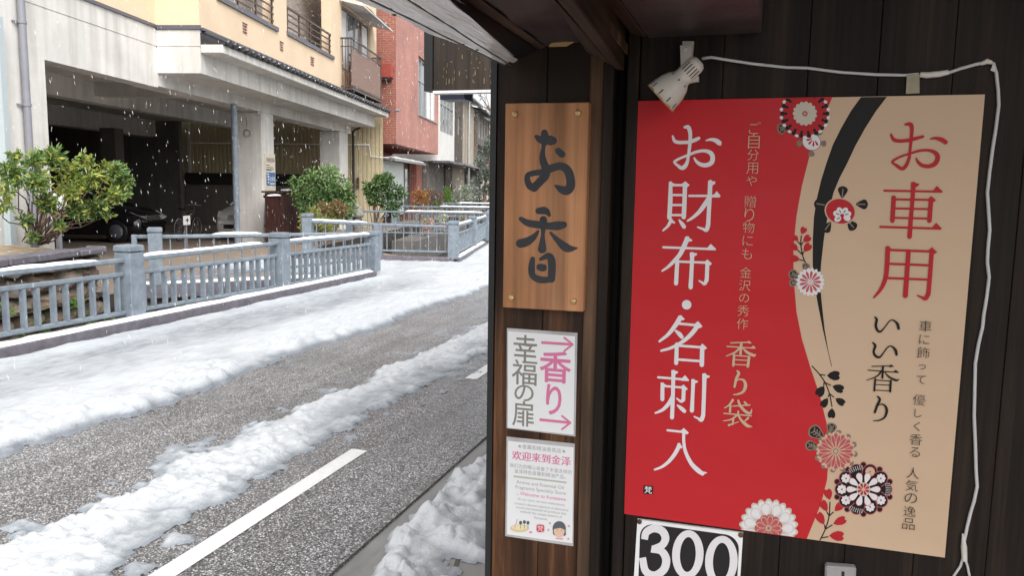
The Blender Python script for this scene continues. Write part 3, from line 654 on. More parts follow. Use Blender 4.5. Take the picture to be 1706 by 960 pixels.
# ---------------------------------------------------------------- red brick house and the row beyond it
BR = thing('brick_house', L(9, 1, 0), 'red brick house overhanging its ground floor, pink mosaic front', 'house')
oF = 1.5; sb = 8.9; zb = 3.2
sE = 18.5
b = MB(); b.lbox(sb, sb+.3, -1.0, oF-.003, zb, 12); b.build('wall', MAT['brick_side'], BR)
HW = (13.3, 18.05, 4.72, 7.2)
b = MB(); wall_grid(b, oF-.3, oF, sb+.001, sE, zb, 12, [HW]); b.build('wall', MAT['brick_front'], BR)
b = MB(); b.lbox(sb+.3, sE, -8, oF-.3, zb+.004, zb+.2); b.lbox(sb+.3, sE, -1.2, -.8, 0, zb); b.build('wall', MAT['brick_side'], BR)
b = MB(); s0, s1, z0, z1 = HW
for s in np.linspace(s0+.03, s1-.03, 5): b.lbox(s-.05, s+.05, oF-.2, oF-.08, z0, z1)
for z in (z0+.04, 6.25, z1-.04): b.lbox(s0, s1, oF-.19, oF-.1, z-.035, z+.035)
b.lbox(s0, s1, oF-.05, oF+.06, z0-.06, z0)
wf = b.build('window', MAT['alu'], BR); b = MB(); b.lbox(s0, s1, oF-.16, oF-.14, z0, z1); b.build('pane', MAT['glass_pale'], wf)
b = MB(); b.lbox(s0+2.5, s1-.1, oF-.135, oF-.13, z0, z1-.1); b.build('curtain', MAT['white'], wf)
hb = loc(PP(642, 117, P0+B1*(sb-.2), B1)); b = MB(); b.lbox(sb-.3, sb, hb[1]-.55, hb[1]+.28, hb[2]-.28, hb[2]+.26); vh = b.build('vent_hood', MAT['redbox'], BR, bevel=.03)
b = MB(); b.lbox(sb-.26, sb-.02, hb[1]-.5, hb[1]+.22, hb[2]-.36, hb[2]-.282); b.build('grille', MAT['black'], vh)
lp = PP(662, 184, P0+BN*(oF+.06), BN); b = MB(); b.tube([lp-BN*.06, lp+BN*.08], .05, 8); b.build('pipe_stub', MAT['pole'], BR)
# ground floor: brick pier, pale glass screen under a canopy, second pier, shutter
def fx(px, o, py_=320): return BO(px, py_, o)[0]
og = .55
b = MB(); b.lbox(sb, sb+.5, -1, og, 0, zb); s0, s1 = fx(694, og+.1), fx(703, og+.1); b.lbox(s0, s1, -.6, og+.1, 0, 2.75); b.build('pier', MAT['brick_side'], BR)
ca, cb_ = fx(632, og), fx(674, og)
b = MB(); b.lbox(ca, cb_, og-.06, og-.03, .35, 2.65); b.build('screen', MAT['glass_frost'], BR)
b = MB(); b.lbox(cb_+.1, cb_+1.2, og-.09, og-.06, .3, 2.4); b.build('door', MAT['glass_pale'], BR)
b = MB(); b.lbox(ca-.1, ca, og-.1, og, .3, 2.7); b.lbox(cb_, cb_+.1, og-.1, og, .3, 2.7); b.lbox(cb_+1.2, cb_+1.3, og-.1, og, .3, 2.7); b.build('door_frame', MAT['brownrail'], BR)
b = MB(); b.hexa([L(ca-.2, og, 2.68), L(ca-.2, og+.7, 2.6), L(cb_+1.6, og+.7, 2.6), L(cb_+1.6, og, 2.68), L(ca-.2, og, 2.76), L(ca-.2, og+.7, 2.7), L(cb_+1.6, og+.7, 2.7), L(cb_+1.6, og, 2.76)]); cn = b.build('canopy', MAT['alu'], BR)
strip('snow', L(ca-.1, og+.45, 2.7), L(cb_+1.55, og+.45, 2.7), .5, .09, cn, seed=120)
ss_, se_ = fx(703, og)+.05, fx(733, og)
b = MB(); b.lbox(ss_, se_, og-.2, og-.15, 0, 2.6)
for k in range(16): b.lbox(ss_, se_, og-.15, og-.135, .25+k*.15, .25+k*.15+.11)
b.build('shutter', M('grey brown steel shutter', (.30, .26, .22), .5, .12), BR)
b = MB(); b.lbox(ss_-.1, se_+.6, og-.2, og+.1, 2.6, 2.95); b.build('shutter_box', MAT['conc_dark'], BR)
b = MB(); b.tube([L(se_+.2, og+.2, 0), L(se_+.2, og+.2, 2.8), L(se_+.6, og+.35, 2.95)], .05, 8); b.build('downpipe', MAT['white'], BR)
MAT['brown_tile'] = bricks('dark brown rough tile', (.12, .09, .075), (.09, .07, .06), (.05, .045, .04), .3, .12, .01, (1, 2), .8)
def house(label, s0, s1, o, zt, wallm, windows, gf, roof=True, name='town_house', extra=None):
    r = thing(name, L((s0+s1)/2, o-3, .2), label, 'house'); b = MB()
    wall_grid(b, o-.25, o, s0, s1, 2.9, zt, [w[:4] for w in windows]); b.lbox(s0, s1, o-8, o-.25, 2.9, zt); b.build('wall', wallm, r)
    b = MB(); b.lbox(s0+.02, s1-.02, o-8, o-.6, 0, 2.9); b.build('wall', gf, r)
    for w in windows:
        a, c, d, e = w[:4]; b = MB(); nb = max(2, int((c-a)/1.1)+1)
        for s in np.linspace(a+.03, c-.03, nb): b.lbox(s-.04, s+.04, o-.2, o-.06, d, e)
        for z in ([d+.03, e-.03]+([(d+e)/2] if e-d > 1.6 else [])): b.lbox(a, c, o-.19, o-.07, z-.03, z+.03)
        wf = b.build('window', MAT['alu'], r); b = MB(); b.lbox(a, c, o-.15, o-.13, d, e); b.build('pane', MAT['glass_pale'], wf)
    b = MB(); b.lbox(s0-.1, s1+.1, o-.4, o+.55, 2.82, 2.92); b.build('canopy', MAT['flash'], r)
    if roof:
        b = MB(); b.hexa([L(s0-.3, o+.6, zt), L(s1+.3, o+.6, zt), L(s1+.3, o-9, zt+2.2), L(s0-.3, o-9, zt+2.2), L(s0-.3, o+.6, zt+.12), L(s1+.3, o+.6, zt+.12), L(s1+.3, o-9, zt+2.4), L(s0-.3, o-9, zt+2.4)]); b.build('roof', MAT['tile'], r)
        strip('snow', L(s0-.2, o+.4, zt+.14), L(s1+.2, o+.4, zt+.14), .35, .09, r, seed=int(s0*7))
    return r
sA, sB_, sC_, sD = fx(732, oF, 230), fx(757, oF, 230), fx(768, oF, 230), fx(788, oF, 230)
MAT['pale_wall'] = M('off white render', (.66, .65, .62), .8, .08, 2); MAT['taupe'] = M('taupe render', (.38, .33, .26), .85, .1, 2); MAT['weather'] = wood('weathered grey boards', (.10, .085, .075), (.16, .14, .125), (.22, .2, .18), .3)
hA = house('white fronted house with tall glazing across its upper floor beside the brick house', sA+.05, sB_, oF, 7.6, MAT['pale_wall'], [(sA+.25, sB_-.15, 4.4, 7.3)], MAT['conc_dark'])
hB = house('narrow house clad in rough dark brown tile squeezed between paler fronts', sB_+.05, sC_, oF+.1, 7.0, MAT['brown_tile'], [(sB_+.6, sB_+1.6, 4.6, 5.6)], MAT['brown_tile'])
hC = house('taupe rendered house with a pale downpipe on its front', sC_+.05, sD, oF+.05, 6.9, MAT['taupe'], [(sC_+3.0, sC_+4.5, 3.6, 5.0)], MAT['taupe'])
b = MB(); ps = fx(781, oF+.3, 230); b.tube([L(ps, oF+.3, .2), L(ps, oF+.3, 7.0)], .09, 8); b.build('downpipe', MAT['alu'], hC)
hD = house('old boarded house with a row of small upstairs windows at the end of the street', sD+.1, sD+7.5, oF+.3, 6.6, MAT['weather'], [(sD+.6+k*1.75, sD+1.9+k*1.75, 5.0, 6.4) for k in range(4)], MAT['weather'])
b = MB()
for k in range(14): b.hexa([L(sD+.1, oF+.3, 4.5-k*.18), L(sD+7.5, oF+.3, 4.5-k*.18), L(sD+7.5, oF+.42, 4.42-k*.18), L(sD+.1, oF+.42, 4.42-k*.18), L(sD+.1, oF+.3, 4.53-k*.18), L(sD+7.5, oF+.3, 4.53-k*.18), L(sD+7.5, oF+.42, 4.45-k*.18), L(sD+.1, oF+.42, 4.45-k*.18)])
b.build('slatted_screen', MAT['weather'], hD)
q = L(sD+30, 0, 0)
fb = thing('far_building', L(sD+34, 3, 0), 'pale flat roofed building far off behind the bare tree', 'building'); b = MB(); b.lbox(sD+30, sD+42, -8, 16, 0, 8.2); b.build('wall', MAT['pale_wall'], fb)
b = MB(); b.lbox(sD+29.6, sD+42.4, -8.4, 16.4, 8.2, 8.5); b.build('roof', MAT['conc_dark'], fb)
b = MB()
for k in range(6): b.lbox(sD+29.9, sD+30.003, -6+k*3.2, -4.3+k*3.2, 5.4, 6.9)
b.build('window', MAT['glass_pale'], fb)
ac = thing('steel_frame_stand', L(fx(790, 2.2), 2.2, .2), 'grey steel frame stand in front of the taupe house', 'frame'); b = MB(); s0, s1 = fx(783, 2.2), fx(796, 2.2)
for s in (s0, s1): b.bar(L(s, 2.2, .2), L(s, 2.2, 2.0), .06, .06)
for z in (.5, 1.97): b.bar(L(s0, 2.2, z), L(s1, 2.2, z), .06, .06)
b.build('frame', MAT['alu'], ac); b = MB(); b.lbox(s0+.1, s1-.1, 2.19, 2.21, .5, 1.9); b.build('mesh_panel', MAT['conc_dark'], ac)
# ---------------------------------------------------------------- stone wall planter with soil
SWL = thing('stone_wall', L(-12, OC, -1.1), 'rough brown stone retaining wall of the raised bed across the canal', 'wall')
def stone_face(name, s0, s1, z0, z1, o, parent):
    b = MB(); z = z0; row = 0
    while z < z1-.03:
        hgt = min(float(rng.uniform(.2, .32)), z1-z); hgt = z1-z if z1-z-hgt < .12 else hgt; s = s0
        while s < s1-.02:
            w = min(float(rng.uniform(.3, .75)), s1-s); w = s1-s if s1-s-w < .2 else w
            dd = float(rng.uniform(.01, .09)); gp = .012; pts = []
            nx, nz = 6, 5; vs = []; j = rng.uniform(-.018, .018, (nx+1, nz+1, 2)); bl = rng.uniform(-.018, .018, (nx+1, nz+1))
            for i in range(nx+1):
                for k in range(nz+1):
                    u, v = i/nx, k/nz; edge = min(u, 1-u, v, 1-v); vs.append(L(s+gp+(w-2*gp)*u+j[i, k, 0], o+(dd+bl[i, k]-(.035 if edge < .21 else 0) if edge > .01 else -.09), z+gp+(hgt-2*gp)*v+j[i, k, 1]))
            b.add(vs, [(i*(nz+1)+k, (i+1)*(nz+1)+k, (i+1)*(nz+1)+k+1, i*(nz+1)+k+1) for i in range(nx) for k in range(nz)])
            s += w
        z += hgt
    return b.build(name, MAT['rubble'], parent)
def rubble():
    mt, t, bs = newmat('mossy brown rubble stone'); bs.inputs['Roughness'].default_value = .8; mp = mapping(t)
    g_ = t.nodes.new('ShaderNodeNewGeometry'); r0 = ramp(t, [(0, (.10, .075, .055)), (.4, (.16, .115, .085)), (.7, (.19, .15, .12)), (1, (.13, .115, .11))], g_.outputs['Random Per Island'])
    n1 = nd(t, 'ShaderNodeTexNoise', Scale=4.0, Detail=8.0, Roughness=.7); t.links.new(mp.outputs[0], n1.inputs['Vector']); r1 = ramp(t, [(.3, (.5, .5, .5)), (.7, (1.3, 1.25, 1.2))], n1.outputs['Fac'])
    n2 = nd(t, 'ShaderNodeTexNoise', Scale=3.1, Detail=5.0); t.links.new(mp.outputs[0], n2.inputs['Vector']); r2 = ramp(t, [(.57, (0, 0, 0)), (.66, (.8, .8, .8))], n2.outputs['Fac'])
    t.links.new(mix(t, r2.outputs[0], mix(t, 1.0, r0.outputs[0], r1.outputs[0], 'MULTIPLY'), (.075, .085, .03)), bs.inputs['Base Color'])
    bump(t, bs, n1.outputs['Fac'], .7, .03); return mt
MAT['rubble'] = rubble()
stone_face('stonework', -18, -10.85, -1.1, .6, OC, SWL)
b = MB(); b.lbox(-18, -10.86, OC-.3, OC-.1, -1.14, .58); b.lbox(-11.05, -10.86, .15, OC-.25, -.4, .58); b.build('backing', MAT['soil'], SWL)
b = MB(); s = -18
while s < -10.9:
    w = float(rng.uniform(.35, .6)); b.lbox(s, min(s+w-.015, -10.84), OC-.22, OC+.08+float(rng.uniform(-.02, .03)), .6, .69+float(rng.uniform(-.015, .02))); s += w
b.build('coping', MAT['kerb'], SWL, bevel=.02)
def h_bed(X, Y): return .05*fbm(X*2, Y*2, 71, 4)
X, Y = np.meshgrid(np.linspace(-18, -10.95, 60), np.linspace(.02, OC-.23, 18)); Z = .60+.18*fbm(X*1.6, Y*1.6, 71, 4)-.03
b = MB(); b.add([L(s, o, z) for s, o, z in zip(X.ravel(), Y.ravel(), Z.ravel())], [(j*60+i, j*60+i+1, (j+1)*60+i+1, (j+1)*60+i) for j in range(17) for i in range(59)], 0, True)
mt, t, bs = newmat('soil with dry grass and patchy snow'); bs.inputs['Roughness'].default_value = .9; mp = mapping(t); n1 = nd(t, 'ShaderNodeTexNoise', Scale=2.2, Detail=7.0, Roughness=.7); t.links.new(mp.outputs[0], n1.inputs['Vector'])
r_ = ramp(t, [(.3, (.10, .075, .05)), (.44, (.28, .21, .12)), (.53, (.36, .31, .24)), (.58, (.75, .76, .77)), (.7, (.88, .89, .9))], n1.outputs['Fac']); t.links.new(r_.outputs[0], bs.inputs['Base Color']); MAT['bed'] = mt
tag(b.build('planting_bed', mt), kind='structure')
b = MB()
for s0, s1 in ((-60, -18.05), (-10.84, 90)): b.lbox(s0, s1, OC-.2, OC+.015, -1.15, -.012)
tag(b.build('canal_wall', M('dark mossy canal wall', (.05, .042, .034), .8, .5, 4, bmp=.6, bscale=18)), 'dark mossy retaining wall along the house side of the canal', 'wall')
# ---------------------------------------------------------------- dark plank fence beside the column
PF = thing('plank_fence', L(1.5, .4, 0), 'dark red brown plank fence between the column and the green shrub', 'fence')
s = fx(443, .45, 350); e_ = fx(521, .45, 350); k = 0
while s < e_:
    b = MB(); w = .13; t_ = float(rng.uniform(-.012, .012)); b.hexa([L(s, .43, 0), L(s, .455, 0), L(s+w, .455, 0), L(s+w, .43, 0), L(s+t_, .43, 1.38), L(s+t_, .455, 1.38), L(s+w+t_, .455, 1.38), L(s+w+t_, .43, 1.38)])
    b.build('plank', MAT['fence_wood'], PF); s += w+(.018 if k % 3 else .035); k += 1
b = MB()
for z in (.5, 1.25): b.lbox(fx(443, .45, 350), e_, .39, .428, z, z+.07)
b.lbox(fx(443, .45, 350)-.05, e_, .36, .5, 1.385, 1.43); b.build('fence_rail', MAT['fence_wood'], PF)
o = strip('snow', L(fx(447, .5, 330), .46, 1.30), L(fx(470, .5, 330), .46, 1.30), .07, .05, PF, seed=131)
# ---------------------------------------------------------------- vehicles in the garage
def car(root, paint, half, length, z0):
    # cross-sections along the body, x forward (front at 0), y across, lofted hull
    st = [(0.0, .24, .60, .30, .80), (.05, .20, .70, .18, .88), (.18, .18, .78, .18, .96), (.45, .18, .88, .16, 1.0), (.95, .2, .97, .16, 1.0), (1.15, .2, 1.0, .16, 1.0), (2.2, .2, 1.0, .16, 1.0), (3.3, .2, 1.02, .16, 1.0), (length-.12, .24, 1.0, .2, .95), (length, .4, .95, .4, .86)]
    b = MB(); vs = []
    for x, zl, zh, _, wf in st:
        hw = half*wf; sec = [(-hw*.92, zl), (-hw, zl+.12), (-hw*1.0, (zl+zh)/2), (-hw*.95, zh-.07), (-hw*.8, zh), (0, zh+.03), (hw*.8, zh), (hw*.95, zh-.07), (hw, (zl+zh)/2), (hw, zl+.12), (hw*.92, zl)]
        vs += [(x, y, z) for y, z in sec]
    n = 11; fs = [(i*n+k, i*n+k+1, (i+1)*n+k+1, (i+1)*n+k) for i in range(len(st)-1) for k in range(n-1)]+[tuple(range(n))[::-1], tuple((len(st)-1)*n+k for k in range(n))]+[(i*n+n-1, i*n, (i+1)*n, (i+1)*n+n-1) for i in range(len(st)-1)]
    return vs, fs, n
def place_car(name, label, cat, pos, ang, paint, plate=True):
    root = thing(name, pos, label, cat); half, ln = .84, 4.2; c, s_ = math.cos(ang), math.sin(ang); pos = np.asarray(pos, float)
    def w(p): return pos+np.array([p[0]*c-p[1]*s_, p[0]*s_+p[1]*c, p[2]])
    vs, fs, n = car(root, paint, half, ln, 0); b = MB(); b.add([w(p) for p in vs], fs, 0, True); b.build('body', paint, root)
    b = MB(); gh = [(.85, .93, .80), (1.75, 1.43, .66), (2.2, 1.5, .64), (3.2, 1.46, .64), (3.95, 1.0, .78)]; g2 = []
    for x, z, wf in gh: g2 += [(x, -half*wf, z if z < 1.2 else z-.06), (x, -half*wf*.8, z), (x, half*wf*.8, z), (x, half*wf, z if z < 1.2 else z-.06)]
    base = [(.9, -half*.9, .95), (.9, half*.9, .95), (3.95, half*.9, .95), (3.95, -half*.9, .95)]
    fs2 = [(i*4+k, i*4+k+1, i*4+k+5, i*4+k+4) for i in range(4) for k in range(3)]
    b.add([w(p) for p in g2], fs2, 0, True)
    for sg, k in ((-1, 0), (1, 3)):
        b.add([w(g2[i*4+k]) for i in range(5)]+[w((3.9, sg*half*.93, .96)), w((.95, sg*half*.93, .96))], [tuple(range(7))])
    b.build('cabin_glass', glass('tinted car glass', (.02, .022, .025), .06), root)
    b = MB(); b.add([w((1.9, -half*.5, 1.49)), w((1.9, half*.5, 1.49)), w((3.25, half*.5, 1.49)), w((3.25, -half*.5, 1.49))], [(0, 1, 2, 3)]); 
    for sg in (-1, 1): b.bar(w((.95, sg*half*.86, .96)), w((1.8, sg*half*.64, 1.42)), .05, .05); b.bar(w((1.8, sg*half*.64, 1.43)), w((3.25, sg*half*.62, 1.45)), .06, .05)
    b.add([w((1.78, -half*.6, 1.46)), w((1.78, half*.6, 1.46)), w((3.25, half*.58, 1.5)), w((3.25, -half*.58, 1.5))], [(0, 1, 2, 3)]); b.build('roof', paint, root)
    for sg in (-1, 1):
        b = MB(); pr = [(-.02, .52, .60), (-.02, .80, .66), (.30, .93, .82), (.30, .66, .80), (.1, .5, .72)]
        b.add([w((x-.035 if x < .1 else x-.02, sg*half*y, z)) for x, y, z in pr]+[w((x+.03, sg*half*y*.97, z)) for x, y, z in pr], [(0, 1, 2, 3, 4), (9, 8, 7, 6, 5)]+[(i, (i+1) % 5, (i+1) % 5+5, i+5) for i in range(5)]); b.build('headlight', glass('clear headlight lens', (.5, .52, .52), .1), root)
        b = MB(); b.lathe(w((.62, sg*half*.92, .3)), w((.62, sg*half, .3))-w((.62, sg*half*.92, .3)), [(-.12, .1), (-.12, .3), (.06, .3), (.075, .27), (.075, .1), (.07, 0)], 18); wh = b.build('wheel', MAT['black'], root)
        b = MB(); b.lathe(w((.62, sg*half*.99, .3)), w((.62, sg*half, .3))-w((.62, sg*half*.9, .3)), [(0.01, .19), (.03, .185), (.02, .05), (.03, 0)], 14); b.build('rim', MAT['flash'], wh)
        b = MB(); b.lathe(w((3.4, sg*half*.92, .3)), w((3.4, sg*half, .3))-w((3.4, sg*half*.92, .3)), [(-.12, .1), (-.12, .3), (.06, .3), (.075, .27), (.075, .1), (.07, 0)], 18); b.build('wheel', MAT['black'], root)
    b = MB()
    for k in range(4): b.bar(w((-.03+k*.006, -half*.45, .60+k*.035)), w((-.03+k*.006, half*.45, .60+k*.035)), .02, .014)
    b.build('grille', MAT['alu'], root)
    b = MB(); b.bar(w((.03, -half*.62, .40)), w((.03, half*.62, .40)), .06, .14); b.build('air_intake', MAT['black'], root)
    b = MB(); b.bar(w((-.01, -half*.8, .50)), w((-.01, half*.8, .50)), .06, .10); b.build('bumper', paint, root, bevel=.02)
    if plate: b = MB(); b.bar(w((-.05, -.165, .45)), w((-.05, .165, .45)), .01, .16); b.build('number_plate', MAT['white'], root)
    return root
angc = math.atan2(-BN[1], -BN[0]); angb = math.atan2(B1[1], B1[0])
place_car('parked_car', 'white car nosing out of the garage behind the grey downpipe', 'car', L(.42, -1.07, 0), angb, M('pearl white car paint', (.62, .61, .58), .2, .03))
place_car('parked_car', 'black car in the dark of the garage behind the leafy bush', 'car', L(-.55, -3.1, 0), angc+.05, M('black car paint', (.008, .008, .01), .12, .03), False)
BK = thing('bicycle', L(.2, -2.5, 0), 'dark bicycle standing in the garage between the two cars', 'bicycle')
def wl(a, h_): return L(-.35+a, -2.5, h_)
for a in (0, 1.05):
    b = MB(); pts = [wl(a+.32*math.cos(t), .33+.32*math.sin(t)) for t in np.linspace(0, 2*math.pi, 25)]; b.tube(pts, .016, 6, caps=False); wh = b.build('wheel', MAT['black'], BK)
    b = MB(); pts = [wl(a+.295*math.cos(t), .33+.295*math.sin(t)) for t in np.linspace(0, 2*math.pi, 25)]; b.tube(pts, .012, 6, caps=False)
    for t in np.linspace(0, math.pi, 8)[:-1]: b.tube([wl(a+.29*math.cos(t), .33+.29*math.sin(t)), wl(a-.29*math.cos(t), .33-.29*math.sin(t))], .003, 4)
    b.build('rim', MAT['alu'], wh)
b = MB()
for p, q in (((0, .33), (.4, .3)), ((.4, .3), (.28, .85)), ((.4, .3), (.88, .8)), ((.3, .78), (.85, .82)), ((0, .33), (.3, .74)), ((1.05, .33), (.86, .95))): b.tube([wl(*p), wl(*q)], .017, 6)
b.build('frame', MAT['brownrail'], BK); b = MB(); b.tube([L(.49, -2.75, .97), wl(.84, 1.0), L(.49, -2.25, .97)], .012, 6); b.build('handlebar', MAT['alu'], BK)
b = MB(); b.hexa([L(-.20, -2.58, .85), L(-.20, -2.42, .85), L(.07, -2.47, .85), L(.07, -2.53, .85), L(-.20, -2.60, .91), L(-.20, -2.40, .91), L(.07, -2.47, .90), L(.07, -2.53, .90)]); b.build('saddle', MAT['black'], BK)
NS = thing('bay_marker', PP(311, 385, P0+BN*(-1.0), BN), 'small white numbered marker plate standing on the garage floor', 'marker'); mp_ = PP(311, 367, P0+BN*(-1.0), BN); s_, o_, z_ = loc(mp_)
b = MB(); b.lbox(s_-.16, s_+.16, -1.01, -.99, z_-.11, z_+.11); b.build('plate', MAT['white'], NS); b = MB(); b.bar(L(s_, -1.02, 0), L(s_, -1.02, z_-.1), .03, .03); b.build('stake', MAT['pole'], NS)
b = MB(); b.lbox(s_-.07, s_+.07, -.988, -.984, z_-.01, z_+.02); b.lbox(s_-.012, s_+.012, -.983, -.98, z_-.06, z_+.06); b.build('mark', MAT['black'], NS)
# ---------------------------------------------------------------- plants
def leaves(mb, centres, radii, n, size, mi=0, aspect=.45, up=.5, shell=.55, droop=0.0):
    centres = np.asarray(centres, float); radii = np.asarray(radii, float); vol = radii.prod(1)**.75; pr = vol/vol.sum()
    ci = rng.choice(len(centres), n, p=pr); d = rng.normal(size=(n, 3)); d /= np.linalg.norm(d, axis=1)[:, None]
    rr = (shell+(1-shell)*rng.random(n))**1.0; rr = np.where(rng.random(n) < .25, rng.random(n)**.5, rr)*(1+.22*rng.normal(size=n)*.6)
    p = centres[ci]+d*radii[ci]*rr[:, None]
    ax = d*.6+rng.normal(size=(n, 3))*.7+np.array([0, 0, .1-droop]); ax /= np.linalg.norm(ax, axis=1)[:, None]
    nr = rng.normal(size=(n, 3))*.8+np.array([0, 0, up])+d*.4; side = np.cross(ax, nr); side /= np.linalg.norm(side, axis=1)[:, None]+1e-9
    nr = np.cross(side, ax); sz = size*(.6+.8*rng.random(n))[:, None]
    v0 = p; v1 = p+ax*sz*.45+side*sz*aspect*.5+nr*sz*.05; v2 = p+ax*sz-nr*sz*.12; v3 = p+ax*sz*.45-side*sz*aspect*.5+nr*sz*.05
    V = np.stack([v0, v1, v2, v3], 1).reshape(-1, 3); k = len(mb.v); mb.v.extend(map(tuple, V.tolist()))
    for i in range(n):
        a = k+4*i; mb.f.append([a, a+1, a+2]); mb.f.append([a, a+2, a+3]); mb.m += [mi, mi]; mb.sm += [False, False]
def limb(mb, p, q, r0, r1, wob=.06, n=6, k=7):
    p = np.asarray(p, float); q = np.asarray(q, float); ln = np.linalg.norm(q-p)
    pts = [p+(q-p)*t+rng.normal(size=3)*wob*ln*(t*(1-t)*2) for t in np.linspace(0, 1, n)]; mb.tube(pts, list(np.linspace(r0, r1, n)), k); return pts
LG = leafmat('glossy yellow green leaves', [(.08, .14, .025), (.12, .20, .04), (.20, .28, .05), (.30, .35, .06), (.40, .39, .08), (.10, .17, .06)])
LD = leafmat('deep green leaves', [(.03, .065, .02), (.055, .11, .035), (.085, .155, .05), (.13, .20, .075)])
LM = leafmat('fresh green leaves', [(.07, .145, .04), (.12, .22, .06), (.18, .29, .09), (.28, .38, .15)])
LR = leafmat('reddish nandina leaves', [(.30, .11, .08), (.24, .16, .06), (.16, .19, .06), (.38, .20, .14)])
LO = leafmat('orange autumn leaves', [(.32, .14, .03), (.38, .20, .05), (.28, .10, .03), (.22, .12, .04)])
LB = leafmat('dull russet twiggy leaves', [(.15, .08, .05), (.20, .11, .07), (.10, .06, .04), (.14, .11, .05)])
LY = leafmat('yellow green nandina leaves', [(.20, .25, .06), (.30, .30, .08), (.14, .20, .05)])
def bush(name, label, cat, base, blobs, spec, trunk=None, group=None, o=None, limbs=.02, off=None):
    """blobs: (px, py, radius px) on the plane at offset o of the house frame, spread in depth as well"""
    root = thing(name, base, label, cat, group); base = np.asarray(base, float); depth = (base-CAM) @ FW; C = []; Rr = []
    for (px, py_, rp) in blobs:
        d = ray(px, py_); c = CAM+d*(depth/(d @ FW)) if off is None else PP(px, py_, P0+BN*off, BN); r = rp*((c-CAM) @ FW)/F; C.append(c+FW*rng.uniform(-.55, .55)*r*1.3); Rr.append((r, r, r*.9))
    b = MB()
    for c, r in zip(C, Rr): limb(b, base+rng.normal(size=3)*.02*np.array([1, 1, 0]), c, limbs, .006, .07)
    if trunk:
        for (x0, y0, x1, y1, r0, r1) in trunk:
            p = CAM+ray(x0, y0)*(depth/(ray(x0, y0) @ FW)); q = CAM+ray(x1, y1)*(depth/(ray(x1, y1) @ FW))+FW*rng.uniform(-.3, .3); limb(b, p, q, r0, r1, .05)
    b.build('trunk' if trunk else 'stem', MAT['bark'], root)
    b = MB(); mats = []
    for mi, (mt, n, size, sel, kw) in enumerate(spec):
        idx = sel if sel is not None else range(len(C)); leaves(b, [C[i] for i in idx], [Rr[i] for i in idx], n, size, mi, **kw); mats.append(mt)
    b.build('crown', mats, root); return root, C, Rr
tb = PZ(63, 408, .62)
blobs = [(28, 292, 20), (52, 266, 15), (88, 262, 18), (14, 320, 15), (58, 305, 17), (108, 284, 20), (142, 270, 15), (155, 300, 23), (108, 318, 22), (78, 338, 17), (192, 284, 16), (206, 302, 15), (186, 326, 17), (160, 346, 17), (128, 352, 15), (8, 345, 11), (38, 366, 9), (178, 358, 9), (208, 322, 11), (28, 260, 9), (100, 375, 7), (52, 395, 8), (125, 298, 14), (70, 290, 12), (170, 275, 9), (10, 280, 10)]
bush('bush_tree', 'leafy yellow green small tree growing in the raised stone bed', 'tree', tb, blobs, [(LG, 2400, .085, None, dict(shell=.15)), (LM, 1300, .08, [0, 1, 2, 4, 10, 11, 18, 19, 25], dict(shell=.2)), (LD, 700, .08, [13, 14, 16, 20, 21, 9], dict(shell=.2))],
     [(63, 405, 60, 350, .05, .04), (60, 350, 30, 300, .035, .012), (60, 350, 85, 300, .035, .012), (78, 405, 115, 360, .035, .02), (115, 360, 160, 320, .02, .01), (62, 375, 95, 350, .03, .012), (60, 352, 110, 290, .03, .01), (45, 400, 50, 300, .028, .012)], limbs=.012, off=1.25)
sg = np.asarray(PZ(82, 333, 1.25)); dd = (tb-CAM) @ FW
def at_depth(px, py_, dep): d = ray(px, py_); return CAM+d*(dep/(d @ FW))
p = at_depth(95, 336, dd+.35); MBx = thing('mail_box', p-UZ*.8, 'pale grey rounded box on a post behind the leafy small tree', 'post box')
b = MB(); b.bar(p-BN*.12, p+BN*.12, .2, .26); b.build('box', MAT['white'], MBx, bevel=.04); b = MB(); b.bar(p-UZ*.9, p-UZ*.13, .06, .06); b.build('post', MAT['pole'], MBx)
gb = L(fx(535, 1.5, 385), 1.5, .1)
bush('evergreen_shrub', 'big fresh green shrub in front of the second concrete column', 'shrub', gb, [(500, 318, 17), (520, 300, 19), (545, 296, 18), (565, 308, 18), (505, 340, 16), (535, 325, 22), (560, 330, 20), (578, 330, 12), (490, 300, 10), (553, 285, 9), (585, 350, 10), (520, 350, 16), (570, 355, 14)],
     [(LM, 2600, .12, None, {}), (LD, 1500, .12, [4, 5, 6, 7, 11, 12], {})], [(530, 385, 530, 330, .04, .02)])
nb = L(fx(548, 1.9, 385), 1.9, .1)
bush('nandina_shrub', 'nandina with reddish sprays at the front of the green shrub', 'shrub', nb, [(548, 352, 13), (562, 342, 9), (535, 345, 9), (572, 350, 8), (555, 365, 14)], [(LR, 900, .10, [0, 1, 2, 3], dict(aspect=.3, droop=.3)), (LY, 500, .10, [4, 0], dict(aspect=.3, droop=.3))])
yb = L(fx(515, 2.1, 390), 2.1, .1)
bush('nandina_shrub', 'pale yellow green low shrub just above the railing corner post', 'shrub', yb, [(510, 368, 10), (520, 355, 10), (530, 370, 13), (545, 378, 10), (507, 382, 7)], [(LY, 800, .10, None, dict(aspect=.3, droop=.3))])
t2 = L(fx(625, 1.9, 385), 1.9, .1)
